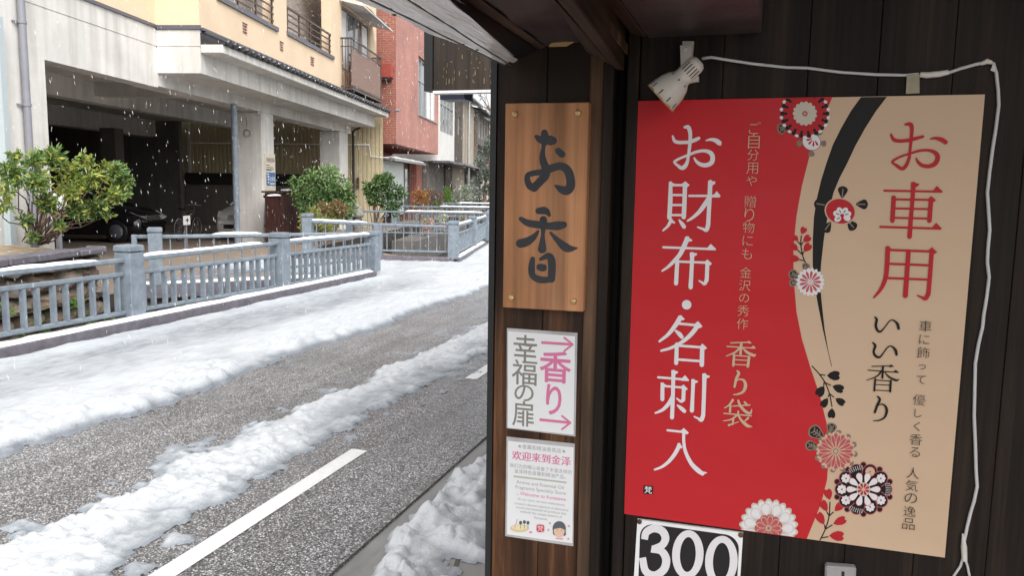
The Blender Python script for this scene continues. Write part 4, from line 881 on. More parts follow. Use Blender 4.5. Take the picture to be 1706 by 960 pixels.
bush('garden_tree', 'small dense dark green tree with a bare trunk before the frosted screen', 'tree', t2, [(618, 318, 11), (635, 305, 13), (655, 318, 14), (640, 325, 15), (622, 332, 10), (660, 335, 13), (648, 345, 13), (668, 320, 9), (646, 298, 9), (655, 352, 10), (612, 310, 6)], [(LD, 1900, .12, None, {}), (LM, 900, .12, [0, 1, 4, 8, 10], {}), (LY, 130, .10, [4, 0], {})], [(624, 385, 624, 335, .05, .04), (624, 340, 650, 345, .03, .02), (624, 340, 612, 312, .03, .01)])
ob_ = L(fx(700, 1.9, 385), 1.9, .1)
bush('orange_shrub', 'orange leaved shrub at the foot of the red brick pier', 'shrub', ob_, [(697, 325, 9), (705, 335, 10), (695, 342, 8), (690, 350, 6), (708, 322, 7)], [(LO, 900, .10, None, {})])
rb_ = L(fx(722, 2.0, 385), 2.0, .1)
bush('russet_shrub', 'dull russet twiggy shrub right of the orange one', 'shrub', rb_, [(720, 322, 9), (732, 328, 9), (715, 335, 9), (728, 340, 8)], [(LB, 800, .10, None, dict(aspect=.25)), (LM, 200, .1, [3], {})])
cb2 = L(fx(745, 2.2, 375), 2.2, .1)
bush('clipped_cone', 'small bright green clipped conifer among the duller shrubs', 'shrub', cb2, [(745, 322, 6), (745, 315, 4.5), (745, 328, 7), (747, 332, 6)], [(leafmat('bright green conifer', [(.07, .17, .02), (.11, .24, .03), (.16, .28, .04)]), 900, .10, None, dict(aspect=.25))])
wb_ = L(fx(766, 2.4, 375), 2.4, .1)
LP = leafmat('pale snow dusted leaves', [(.12, .18, .09), (.2, .26, .15), (.55, .58, .55), (.08, .14, .06)])
bush('snowy_shrub', 'pale green shrub dusted with snow in front of the steel frame stand', 'shrub', wb_, [(765, 322, 10), (778, 315, 9), (755, 332, 9), (770, 335, 10), (748, 340, 8), (785, 330, 8)], [(LP, 1100, .11, None, {})])
sx_ = fx(812, 3.4, 345); pb = L(sx_, 3.4, .1)
LPN = leafmat('pine needles', [(.04, .075, .035), (.07, .11, .05), (.5, .52, .52), (.05, .09, .04)])
bush('pine_tree', 'straggly pine with snow in its needles at the end of the street', 'tree', pb, [(800, 270, 9), (815, 250, 12), (808, 290, 11), (795, 300, 9), (820, 285, 12), (812, 315, 10), (798, 322, 9), (818, 235, 9), (825, 310, 12)], [(LPN, 3200, .20, None, dict(aspect=.12)), (LD, 500, .12, None, {})], [(806, 345, 808, 270, .10, .06), (808, 300, 820, 250, .05, .03), (808, 300, 797, 280, .05, .02), (818, 345, 819, 270, .08, .05)])
LH = L(fx(808, 3.0, 342), 3.0, .1)
bush('low_hedge', 'low dark hedge under the pine beyond the last railing', 'hedge', LH, [(795, 338, 6), (805, 338, 6), (815, 339, 6), (825, 340, 6), (835, 342, 6)], [(LD, 900, .13, None, {}), (LP, 200, .1, None, {})])
# bare tree against the sky
bt = L(fx(812, 1.0, 345)+14, 1.0, 0); BT = thing('bare_tree', bt, 'bare leafless tree against the white sky over the far roofs', 'tree'); b = MB(); dpt = (bt-CAM) @ FW
def grow(p, d, ln, r, lev):
    q = p+d*ln; mid = p+d*ln*.5+rng.normal(size=3)*ln*.05; b.tube([p, mid, q], [r, r*.85, r*.68], 5 if lev > 1 else 4, caps=False)
    if lev <= 0: return
    for k in range(3 if lev > 1 else 4):
        nd_ = d+rng.normal(size=3)*.42+np.array([0, 0, .08]); nd_ /= np.linalg.norm(nd_); grow(p+d*ln*rng.uniform(.55, 1), nd_, ln*rng.uniform(.6, .85), r*.6, lev-1)
for px in (806, 822):
    p = at_depth(px+14, 340, dpt); limb(b, p, at_depth(px+6, 240, dpt), .22, .15, .03)
    for k in range(4):
        q = at_depth(px+5, 262-k*22, dpt); d = at_depth(px-12-5*k, 150+18*(3-k), dpt+rng.uniform(-2, 2))-q; ln = np.linalg.norm(d); grow(q, d/ln, ln*.42, .085, 3)
b.build('trunk', MAT['bark'], BT)
# stone lantern
lz = at_depth(595, 385, (L(fx(595, 2.2, 385), 2.2, .1)-CAM) @ FW); SLn = thing('stone_lantern', lz, 'grey stone garden lantern with a domed cap beside the nandina', 'lantern'); gran = M('weathered granite', (.20, .19, .17), .9, .3, 12, bmp=.5, bscale=40)
def rz(y0): return at_depth(595, y0, (lz-CAM) @ FW)[2]-lz[2]
kk = ((lz-CAM) @ FW)/F
b = MB(); b.lathe(lz, (0, 0, 1), [(rz(362), 10*kk), (rz(358), 13*kk), (rz(355), 11*kk), (rz(347), 8*kk), (rz(340), 3*kk), (rz(339), 0)], 8); b.build('cap', gran, SLn)
b = MB(); b.lathe(lz, (0, 0, 1), [(rz(376), 7*kk), (rz(362), 6.5*kk)], 6); b.build('fire_box', gran, SLn); b = MB()
for a in range(3): t = a*2.09+.4; b.bar(lz+(math.cos(t)*6.4*kk, math.sin(t)*6.4*kk, rz(373)), lz+(math.cos(t)*6.4*kk, math.sin(t)*6.4*kk, rz(365)), 4*kk, .03)
b.build('opening', MAT['dark'], SLn)
b = MB(); b.lathe(lz, (0, 0, 1), [(-.1, 11*kk), (rz(380), 9*kk), (rz(378), 10*kk), (rz(376), 10*kk), (rz(376), 0)], 8); b.build('base', gran, SLn)
# planters with flowers behind the second railing
pinkf = flat('pale pink petals', (.55, .28, .28)); whitef = flat('cream petals', (.62, .58, .45)); terr = M('terracotta', (.33, .12, .08), .8, .15, 8); 
def planter(label, px, py_, w, o, potm, flm, hh=.2):
    s_, o_, z_ = BO(px, py_, o); r = thing('flower_planter', L(s_, o, z_-.2), label, 'planter', 'flower planters behind the railing'); b = MB()
    b.hexa([L(s_-w/2*.9, o-.1, z_-.2), L(s_-w/2*.9, o+.1, z_-.2), L(s_+w/2*.9, o+.1, z_-.2), L(s_+w/2*.9, o-.1, z_-.2), L(s_-w/2, o-.13, z_), L(s_-w/2, o+.13, z_), L(s_+w/2, o+.13, z_), L(s_+w/2, o-.13, z_)]); b.build('pot', potm, r, bevel=.01)
    b = MB(); cs = [L(s_+w*.8*(k/3-.5)*.9, o, z_+hh*.5) for k in range(4)]; leaves(b, cs, [(w*.2, .14, hh*.55)]*4, 160, .09, 0); leaves(b, cs, [(w*.22, .16, hh*.7)]*4, 150, .06, 1, aspect=.9); b.build('blossom', [LM, flm], r)['kind'] = 'stuff'
planter('terracotta planter with a round mound of cream flowers behind the railing corner', 737, 372, .9, 2.9, terr, whitef, .42)
planter('long terracotta planter with small pink flowers left of the cream mound', 712, 374, .9, 2.85, terr, pinkf)
planter('pale planter of pink flowers near the railing post right of the cream mound', 772, 369, 1.0, 2.9, MAT['white'], pinkf, .3)
PWb = thing('planter_wall', L(12, 2.7, 0), 'dark low wall carrying the flower planters above the canal', 'wall'); s_, o_, z_ = BO(735, 378, 2.9); b = MB(); b.lbox(s_-6, s_+7, 2.2, 3.05, -1.1, z_-.2); b.build('block', MAT['conc_dark'], PWb)
wd = leafmat('weeds', [(.06, .14, .02), (.10, .20, .03)])
for i, (px, py_) in enumerate(((75, 555), (145, 533), (130, 508), (38, 563), (5, 515), (180, 535))):
    p = PP(px, py_, P0+BN*(OC+.1), BN); b = MB(); leaves(b, [p], [(.09, .06, .07)], 40, .08); tag(b.build('weed', wd), ['bright green weed tuft low in the stone wall between two railing bars', 'green weed tuft near the heavy railing post, lower of the pair on the stone wall', 'small green weed in a joint high on the stone wall near its right end', 'green weed tuft at the bottom left of the stone wall', 'leafy green weed on the stone wall at the picture edge', 'green weed under the railing beside the heavy corner post'][i], 'weed', 'weeds on the stone wall')
b = MB(); 
p = PZ(252, 525, .05); leaves(b, [p], [(.12, .06, .05)], 30, .08); tag(b.build('weed', wd), 'weed sprouting behind the snowy kerb right of the heavy railing post', 'weed', 'weeds on the stone wall')
# ---------------------------------------------------------------- the shop: wing wall, jamb, eave, interior
MAT['cedar'] = wood('dark stained cedar boards', (.006, .004, .0033), (.014, .0098, .0076), (.033, .0225, .016), .8, .65, .4)
MAT['cedar_worn'] = wood('weathered stained cedar boards', (.012, .005, .003), (.075, .035, .018), (.34, .16, .075), .6, .55, .6, worn=(1.05, 1.6, (.018, .012, .009)))
MAT['cedar_pale'] = wood('sun bleached cedar batten', (.05, .03, .02), (.13, .08, .05), (.28, .19, .12), .7, .75, .5)
MAT['beam'] = wood('dusty brown beam', (.022, .014, .011), (.06, .039, .03), (.125, .082, .062), .5, .8, .3, axis=1)
MAT['soffit'] = M('purple brown soffit sheet', (.060, .048, .049), .45, .55, 6, bmp=.15, bscale=12)
MAT['galv'] = M('dented galvanised eave sheet', (.88, .89, .90), .2, .16, 7, (9, .8, 1), .6, 7, metal=.0, spec=1.0)
S = thing('shop_building', (-.1, 1.5, 0), 'dark timber shop entrance with a plank wing wall, door jamb and low eave', 'building')
YW = 1.5
def WX(px, py_=500): return float(PY(px, py_, YW)[0])
def WZ(px, py_): return float(PY(px, py_, YW)[2])
ZTOP = 1.95
b = MB(); xa, xs, xb = WX(829, 100), WX(912, 130), WX(979, 300)
def board(mb, x0, x1, z0, z1, y=YW, t=.02, g=.0005):
    mb.hexa([(x0+g, y, z0), (x1-g, y, z0), (x1-g, y+t, z0), (x0+g, y+t, z0), (x0+g, y, z1), (x1-g, y, z1), (x1-g, y+t, z1), (x0+g, y+t, z1)])
board(b, xa, xs, 0, ZTOP); board(b, xs, xb, 0, ZTOP); b.build('plank_wall', MAT['cedar_worn'], S, bevel=.0015)
b = MB(); b.box(xa-.012, xa+.0, YW-.004, YW+.13, 0, ZTOP); b.build('corner_trim', MAT['black'], S)
b = MB(); x1, x2, x3, x4, x5 = xb+.001, WX(1001, 400), WX(1018, 400), WX(1037, 400), WX(1057, 400)
b.box(x1, x2, YW-.012, YW+.03, 0, ZTOP); b.build('batten', MAT['cedar_pale'], S, bevel=.002)
b = MB(); b.box(x2+.0005, x3, YW-.022, YW+.03, 0, ZTOP); b.box(x3, x4, YW+.085, YW+.1, 0, ZTOP); b.build('door_jamb', MAT['cedar'], S, bevel=.002)
b = MB(); b.box(x4, x5-.001, YW-.006, YW+.085, 0, ZTOP); b.build('batten', MAT['cedar'], S, bevel=.0015)
b = MB(); x = x5
seams = [WX(1205, 110), WX(1345, 140), WX(1462, 140), WX(1588, 120)]
dx = seams[-1]-seams[-2]; xs_ = [x5]+seams+[seams[-1]+dx*k for k in range(1, 22)]
for p, q in zip(xs_[:-1], xs_[1:]): board(b, p, q, 0, 2.42)
b.build('plank_wall', MAT['cedar'], S, bevel=.0008)
b = MB(); b.box(xa, xs_[-1], YW+.101, YW+.13, 0, 2.42); b.box(xa-.0, 3.0, YW+.131, 3.1, 2.42, 2.5); b.build('wall', MAT['dark'], S)
b = MB(); b.box(-.28, 3.0, 3.0, 3.1, 0, 2.6); b.box(-.3, -.28, YW+.14, 3.0, 0, 2.6); b.build('wall', MAT['cedar'], S)
# unseen pale side wall and shortened ceiling, placed to steer light onto the poster wall
b = MB(); b.box(2.3, 2.4, -.4, YW-.01, 0, 2.42); b.build('inner_wall', M('pale bounce wall', (.55, .50, .44), .8), S)
b = MB(); b.box(-.24, 2.4, .2, YW-.005, 2.421, 2.5); b.build('ceiling', MAT['soffit'], S)
b = MB(); b.box(-.24, 2.4, -3.2, YW-.005, .011, .05); b.build('floor', MAT['conc_floor'], S)
# soffit panel over the poster
zs = WZ(1160, 60); b = MB(); b.box(WX(1079, 60), WX(1269, 50), .35, YW-.002, zs, 2.41); b.build('soffit_panel', MAT['soffit'], S, bevel=.003)
# door head beams running back along the shopfront
def beam(name, ends, mt, hgt, ext=1.9):
    """ends: list of ((wall px),(near px)) along the under side, at the wall's height"""
    P, Q = [], []
    for (w_, n_) in ends:
        p = PY(w_[0], w_[1], YW-.001); q = PZ(n_[0], n_[1], p[2]); q = p+(q-p)*ext; P.append(p); Q.append(q)
    b = MB(); n = len(P)
    for i in range(n-1):
        p, p2, q, q2 = P[i], P[i+1], Q[i], Q[i+1]; u = UZ*hgt
        b.hexa([p, p2, q2, q, p+u, p2+u, q2+u, q+u])
    return b.build(name, mt, S, bevel=.002)
beam('door_head', [((978, 87), (950, 44)), ((1023, 113), (928, 5))], MAT['beam'], .06, 1.9)
beam('door_head', [((1024.5, 116), (931, 5)), ((1040, 118), (956, 0))], MAT['beam'], .08, 1.9)
beam('door_head', [((1050, 56), (1006, 0)), ((1077, 62), (1031, 0))], MAT['beam'], .08, 1.9)
b = MB(); zt = WZ(1050, 56)
b.box(WX(1023, 110), WX(1080, 60), .3, YW-.001, zt+.09, zt+.12); b.build('track_cover', MAT['dark'], S)
beam('door_track', [((1043, 92), (978, 8)), ((1046, 92), (982, 8))], MAT['cedar_pale'], .02, 2.0)
# eave: dented metal edge, black purlin, sheet under-side, rafters
def strip_quad(name, A_, B_, mt, th=.008, ext=1.7, sub=24, dent=.0):
    (aw, an), (bw, bn) = A_, B_; p = PY(aw[0], aw[1], YW-.004); q = PZ(an[0], an[1], p[2]); r = PY(bw[0], bw[1], YW-.004); s_ = PZ(bn[0], bn[1], r[2])
    q = p+(q-p)*ext; s_ = r+(s_-r)*ext; vs = []; K = 8
    for i in range(sub+1):
        for k in range(K+1):
            u, v = i/sub, k/K; c = (p*(1-u)+q*u)*(1-v)+(r*(1-u)+s_*u)*v; c = c+np.array([0, 0, dent*(float(fbm(np.array([u*9.0]), np.array([v*3.0]), 91, 3)[0])-.45)]); vs.append(c)
    b = MB(); fs = [(i*(K+1)+k, i*(K+1)+k+1, (i+1)*(K+1)+k+1, (i+1)*(K+1)+k) for i in range(sub) for k in range(K)]
    b.add(vs, fs, 0, dent > 0); b.add([np.array(v)+(0, 0, th+.004) for v in vs], [f[::-1] for f in fs]); return b.build(name, mt, S)
strip_quad('eave_sheet', ((841, 106), (590, 0)), ((863, 101), (749, 0)), MAT['galv'], dent=.012)
strip_quad('purlin', ((864, 99), (752, 0)), ((897, 84), (770, 0)), MAT['black'])
strip_quad('rafter', ((897, 82), (771, 0)), ((909, 78), (803, 0)), MAT['beam'])
strip_quad('soffit_sheet', ((909, 76), (805, 0)), ((985, 66), (945, 0)), MAT['soffit'], dent=.01)
b = MB(); b.box(-.62, -.2, .3, YW+.12, 2.0, 2.05); 
ea = PZ(590, 0, 1.836); b.hexa([(-.65, .3, 1.97), (-.2, .3, 1.97), (-.2, YW, 1.97), (-.50, YW, 1.97), (-.65, .3, 1.99), (-.2, .3, 2.3), (-.2, YW, 2.3), (-.5, YW, 1.99)]); b.build('eave_roof', MAT['tile'], S)  # roof stops short out of view so open sky lights the wall
p = PY(937, 70, YW-.012); b = MB(); b.add([PY(914, 78, YW-.01), PY(916, 73, YW-.02), PY(940, 64, YW-.03), PY(952, 62, YW-.02), PY(958, 69, YW-.015), PY(944, 77, YW-.01)], [(0, 1, 2, 3, 4, 5)]); b.build('torn_scrap', M('torn yellow board', (.40, .27, .12), .9, .2, 20), S)
b = MB()
for (w_, n_) in (((847, 105), (640, 0)), ((853, 103), (697, 0))):
    p = PY(w_[0], w_[1], YW-.02); q = PZ(n_[0], n_[1], p[2]); p[2] -= .0075; q[2] -= .0075
    pts = [p+(q-p)*t*1.5+np.array([.006*(float(fbm(np.array([t*7.0]), np.array([n_[0]*.1]), 5, 3)[0])-.45), 0, 0]) for t in np.linspace(0, 1, 22)]
    b.tube(pts, [.0008+.0008*abs(math.sin(k*1.7)) for k in range(22)], 5)
b.build('crease', MAT['flash'], S)
b = MB()
for px, py_ in ((650, 16), (657, 26), (686, 33), (694, 44), (719, 50), (743, 62), (772, 74), (795, 84)):
    q = PZ(px, py_, 1.836); b.lathe(q+(0, 0, .002), (0, 0, -1), [(-.004, .0032), (.001, .0032), (.0025, 0)], 8)
b.build('screw', MAT['black'], S)
# neighbouring house further along, with the boarded end of its eave
NH = thing('neighbour_house', (0, 5, 0), 'next timber house on the right with a stained board closing its eave end', 'house')
pa, pb = PY(708, 100, 3.2), PY(722, 100, 3.2); zb0 = PY(765, 150, 3.2)[2]
MAT['stained'] = wood('stained board with pale flecks', (.035, .028, .022), (.06, .048, .038), (.085, .07, .055), .35, .6, .2)
b = MB(); b.box(pb[0]+.002, -.3, 3.2, 3.24, zb0, 2.75); eb = b.build('eave_board', MAT['stained'], NH)
b = MB()
for k in range(90):
    x = rng.uniform(pb[0]+.02, pb[0]+.30); z = zb0+.03+rng.random()**1.3*.26; h_ = .0015+.012*rng.random()**3; w = .001+.003*rng.random()**2
    b.add([(x-w, 3.198, z-h_), (x+w, 3.198, z-h_*.8), (x+w*.8, 3.198, z+h_), (x-w*.7, 3.198, z+h_*.9)], [(0, 1, 2, 3)])
o = b.build('paint_fleck', M('pale flecks', (.22, .15, .08), .8, .5, 30), eb); o['kind'] = 'stuff'
b = MB(); b.box(pa[0], pb[0], 3.19, 3.25, zb0-.002, 2.75); b.build('eave_post', MAT['black'], NH)
b = MB(); b.box(pb[0], -.3, 3.195, 3.245, zb0-.012, zb0-.001); b.build('white_edge', MAT['white'], NH)  # white strip along the lower edge of the eave board
b = MB(); b.box(pa[0]-.02, -.3, 3.15, 10.5, 2.751, 2.85); b.build('eave_roof', MAT['tile'], NH)
b = MB(); b.box(-.68, 4, 3.25, 10.5, 0.012, 2.75); b.build('wall', MAT['cedar'], NH)
q0, q1 = PY(733, 151, 4.6), PY(773, 165, 4.6); b = MB(); b.box(q0[0], q1[0]+.001, 4.6, 4.75, q1[2]-.0, q0[2]+.2); b.build('sign_box', flat('deep navy painted board', (.012, .014, .04), .4), NH)
# ---------------------------------------------------------------- lettering and prints: strokes traced on the sheet's own plane
class Sheet:
    def __init__(s, Y): s.Y = Y; s.k = 0; s.mb = MB(); s.org = (0, 0); s.sc = 1.0
    def new(s): s.mb = MB()
    def reg(s, x0, y0, sc): s.org = (x0, y0); s.sc = sc
    def W(s, p, e=0.0): return PY(s.org[0]+p[0]/s.sc, s.org[1]+p[1]/s.sc, s.Y-.00012-s.k*1.6e-5-e)
    def poly(s, pts, mi=0): s.k += 1; s.mb.add([s.W(p) for p in pts], [tuple(range(len(pts)))], mi)
    def stroke(s, pts, w=None, mi=0, sub=5, caps=True):
        s.k += 1; P = np.array([(p[0], p[1], p[2] if len(p) > 2 else w) for p in pts], float)
        if len(P) > 2:
            Q = [];
            E_ = np.vstack([2*P[0]-P[1], P, 2*P[-1]-P[-2]])
            for i in range(1, len(E_)-2):
                for t in np.linspace(0, 1, sub, endpoint=False):
                    a, b, c, d = E_[i-1], E_[i], E_[i+1], E_[i+2]; Q.append(.5*((2*b)+(c-a)*t+(2*a-5*b+4*c-d)*t*t+(3*b-a-3*c+d)*t**3))
            Q.append(P[-1]); P = np.array(Q)
        P[:, 2] = np.maximum(P[:, 2], 2); n = len(P); d = np.gradient(P[:, :2], axis=0); d /= np.linalg.norm(d, axis=1)[:, None]+1e-9; nn = np.stack([-d[:, 1], d[:, 0]], 1)
        l = P[:, :2]+nn*P[:, 2:]/2; r = P[:, :2]-nn*P[:, 2:]/2
        vs = []
        for i in range(n): e = i/n*8e-6; vs += [s.W(l[i], e), s.W(r[i], e)]
        s.mb.add(vs, [(2*i, 2*i+1, 2*i+3, 2*i+2) for i in range(n-1)], mi)
        if caps:
            for i, sg in ((0, -1), (n-1, 1)):
                a0 = math.atan2(nn[i][1], nn[i][0]); R_ = P[i][2]/2; dirv = d[i]*sg
                pts_ = [P[i, :2]+nn[i]*R_*math.cos(t)+dirv*R_*math.sin(t) for t in np.linspace(0, math.pi, 7)]
                s.mb.add([s.W(p, 8e-6*(i/n)) for p in pts_], [tuple(range(7))], mi)
    def disc(s, cx, cy_, r, mi=0, n=28, scallop=0, amp=.06, ry=None, rot=0):
        s.k += 1; pts = []; n = max(n, scallop*6); ry = ry or r
        for i in range(n):
            t = 2*math.pi*i/n; q = 1+(amp*(abs(math.sin(t*scallop/2))-.6) if scallop else 0); x, y = r*q*math.cos(t), ry*q*math.sin(t); pts.append((cx+x*math.cos(rot)-y*math.sin(rot), cy_+x*math.sin(rot)+y*math.cos(rot)))
        s.mb.add([s.W(p) for p in pts], [tuple(range(n))], mi)
    def petal(s, cx, cy_, ang, r0, r1, w, mi=0, tip=.5):
        s.k += 1; pts = []; ca, sa = math.cos(ang), math.sin(ang)
        for t, q in ((0, .12), (.3, .6), (.6, .95), (.8, .95), (.93, .6), (1, .15)): pts.append((r0+(r1-r0)*t, w*q/2))
        pts = pts+[(a, -b) for a, b in reversed(pts)]
        s.mb.add([s.W((cx+a*ca-b*sa, cy_+a*sa+b*ca)) for a, b in pts], [tuple(range(len(pts)))], mi)
    def heart(s, cx, cy_, ang, ln, w, mi=0):
        s.k += 1; ca, sa = math.cos(ang), math.sin(ang); h = [(0, 0), (.25, .32), (.55, .5), (.85, .46), (1, .25), (.93, .05)]; pts = [(a*ln, b*w) for a, b in h]+[(.88*ln, 0)]+[(a*ln, -b*w) for a, b in reversed(h[1:])]
        s.mb.add([s.W((cx+a*ca-b*sa, cy_+a*sa+b*ca)) for a, b in pts], [tuple(range(len(pts)))], mi)
    def text(s, body, px, py_, hpx=None, wpx=None, mi=0, off=0.0, rot=0.0):
        s.k += 1; o = PY(px, py_, s.Y-.00012-s.k*1.6e-5); ux = PY(px+1, py_, s.Y)-PY(px, py_, s.Y); u = np.linalg.norm(ux); c, sn = math.cos(rot), math.sin(rot)
        put_text(s.mb, body, o, (c, 0, sn), (-sn, 0, c), height=hpx*u if hpx else None, width=wpx*u if wpx else None, mi=mi, offset=off)
    def clip(s, o, z0, z1):
        bm = bmesh.new(); bm.from_mesh(o.data)
        for co, no in (((0, 0, z1), (0, 0, 1)), ((0, 0, z0), (0, 0, -1))): bmesh.ops.bisect_plane(bm, geom=bm.verts[:]+bm.edges[:]+bm.faces[:], plane_co=co, plane_no=no, clear_outer=True)
        bm.to_mesh(o.data); bm.free()
def ink(name, c, rough=.55): 
    mt, t, bs = newmat(name); bs.inputs['Base Color'].default_value = (*c, 1); bs.inputs['Roughness'].default_value = rough; bs.inputs['Specular IOR Level'].default_value = .2; return mt
I = dict(white=ink('white print', (.66, .64, .66)), cream=ink('cream print', (.53, .38, .27)), red=ink('red print', (.40, .017, .024)), black=ink('black print', (.010, .0095, .0095)), pink=ink('pink print', (.42, .09, .10)), grey=ink('taupe print', (.20, .155, .12)), pale=ink('pale print', (.50, .46, .39)))
KANJI = {}
KANJI['o'] = [('s', (150,255,30),(180,330,55),(240,355,55),(340,355,55),(420,350,55),(500,320,60),(570,288,50)),
 ('s', (345,112,42),(400,115,70),(430,200,62),(430,330,55),(415,480,50),(400,580,45),(380,680,55),(340,745,70),(290,765,60),(225,720,45),(180,680,38),(190,655,40),(270,610,38),(400,560,40),(520,510,45),(650,490,50),(750,520,70),(790,590,75),(770,680,75),(690,720,68),(600,710,62),(530,660,45),(495,605,25)),
 ('s', (685,325,20),(760,310,45),(840,325,70),(895,365,80),(905,380,55))]
KANJI['o2'] = [('s', (92,275,30),(130,350,55),(200,378,58),(330,375,55),(450,350,60),(600,310,45)),
 ('s', (320,115,35),(400,115,70),(425,180,62),(415,350,52),(395,550,45),(385,640,48),(340,760,58),(270,825,60),(170,765,45),(115,725,32),(135,690,40),(250,630,36),(400,580,38),(560,535,42),(700,530,45),(800,570,65),(840,640,75),(800,740,75),(700,785,65),(590,770,58),(520,710,45),(492,655,24)),
 ('s', (720,348,22),(800,335,45),(900,360,72),(965,400,72))]
KANJI['zai'] = [('s', (165,95,55),(160,380,72),(145,650,70)), ('p', (135,75),(235,105),(205,150),(140,150)), ('s', (200,128,38),(370,128,38)), ('p', (345,108),(400,65),(470,125),(430,165),(360,160)),
 ('s', (395,130,68),(388,380,70),(375,640,72)), ('s', (190,287,36),(370,287,36)), ('s', (185,447,36),(360,447,36)), ('s', (175,608,36),(350,608,36)), ('s', (172,690,58),(125,780,45),(45,855,28)), ('s', (170,700,50),(222,728,34)), ('s', (305,690,30),(350,750,60),(380,795,66)),
 ('s', (465,300,36),(860,300,38)), ('p', (830,312),(905,225),(965,300),(950,325),(830,325)), ('s', (800,80,72),(790,300,70),(775,600,65),(765,780,68)), ('s', (765,760,66),(740,845,64),(680,830,40),(600,802,26)), ('p', (765,60),(880,70),(880,105),(835,130),(765,130)), ('s', (770,330,50),(710,440,72),(620,560,62),(510,655,45),(435,702,28))]
KANJI['nuno'] = [('s', (95,260,36),(870,288,36)), ('p', (790,280),(855,205),(945,290),(930,308),(790,304)), ('s', (480,120,76),(430,240,76),(360,380,70),(270,480,60),(170,575,44),(78,638,28)), ('p', (445,92),(555,135),(560,160),(500,170),(440,150)), ('s', (320,488,36),(830,508,36)), ('p', (290,440),(345,455),(365,500),(290,510)),
 ('s', (320,485,64),(300,840,66)), ('s', (560,370,70),(550,600,62),(533,900,70)), ('p', (520,340),(635,355),(635,380),(595,405),(522,410)), ('s', (803,510,64),(790,790,64)), ('s', (790,780,64),(755,845,52),(710,820,32),(670,797,22)), ('p', (755,495),(800,455),(875,520),(850,550),(770,535))]
KANJI['na'] = [('s', (298,340,56),(240,430,50),(160,530,40),(60,610,26)), ('p', (275,312),(350,350),(335,368),(290,375)), ('s', (285,408,28),(490,427,28)), ('p', (460,412),(500,378),(552,440),(520,462),(470,447)), ('s', (500,425,52),(430,520,50),(330,610,42),(200,682,34),(80,718,26)), ('s', (245,490,26),(290,530,48),(315,562,42)),
 ('s', (258,645,45),(250,860,46)), ('s', (255,658,28),(545,680,28)), ('p', (520,668),(550,636),(602,685),(585,705),(525,692)), ('s', (548,690,50),(543,880,50)), ('s', (270,818,28),(535,838,28))]
KANJI['shi'] = [('s', (110,183,36),(580,222,36)), ('p', (480,208),(540,150),(605,225),(600,245),(480,238)), ('s', (355,95,66),(350,300,60),(345,500,62),(332,825,66)), ('p', (320,68),(430,90),(420,120),(385,135),(320,120)), ('s', (180,295,62),(177,535,64)), ('p', (150,262),(235,300),(215,340),(150,330)), ('s', (190,322,34),(510,347,36)), ('p', (475,332),(515,297),(585,370),(560,390),(490,372)),
 ('s', (520,365,60),(513,545,60)), ('s', (515,530,58),(480,570,44),(408,522,24)), ('s', (335,490,50),(290,590,64),(200,690,52),(120,735,40),(65,755,28)), ('s', (420,632,26),(480,680,60),(530,725,60)), ('s', (672,240,62),(660,500,58),(650,715,68)), ('p', (640,212),(752,245),(740,265),(695,280),(640,270)), ('s', (850,150,70),(845,400,64),(830,800,64)), ('s', (830,790,64),(800,865,66),(750,842,34),(690,815,26)), ('p', (815,125),(938,160),(930,185),(885,200),(815,195))]
KANJI['iri'] = [('s', (260,120,36),(510,146,36)), ('p', (475,125),(518,82),(602,160),(575,185),(490,168)), ('s', (520,150,50),(520,300,48),(550,470,55),(640,650,64),(740,755,76),(820,815,62)), ('s', (790,800,60),(880,802,22)), ('s', (445,350,56),(430,400,64),(370,510,62),(270,630,54),(160,710,42),(55,750,30)), ('p', (415,330),(500,375),(490,410),(430,410))]
KANJI['kuruma'] = [('s', (595,60,72),(580,300,65),(555,600,68),(532,905,76)), ('p', (555,32),(690,55),(680,85),(635,115),(555,115)), ('s', (128,168,34),(1030,184,34)), ('p', (895,184),(970,90),(1065,185),(1050,202),(895,200)), ('s', (280,280,72),(258,650,74)), ('p', (242,250),(335,300),(312,330),(242,320)), ('s', (290,308,34),(860,315,34)), ('p', (815,310),(880,255),(955,320),(930,350),(830,338)), ('s', (875,330,72),(850,650,74)), ('s', (305,453,32),(840,463,32)), ('s', (295,603,32),(830,615,32)), ('s', (65,748,36),(1020,777,34)), ('p', (885,768),(960,682),(1045,770),(1035,795),(885,790))]
KANJI['you'] = [('s', (255,120,70),(245,350,70),(220,560,66),(150,720,50),(52,838,26)), ('p', (220,90),(305,125),(290,165),(220,150)), ('s', (260,143,34),(890,166,34)), ('s', (270,345,34),(860,368,34)), ('s', (245,553,34),(850,577,32)), ('s', (556,165,66),(510,810,74)), ('s', (893,180,64),(870,500,62),(845,790,64)), ('s', (845,780,64),(805,850,62),(745,832,32),(688,807,22)), ('p', (845,148),(897,103),(973,175),(935,205),(860,188))]
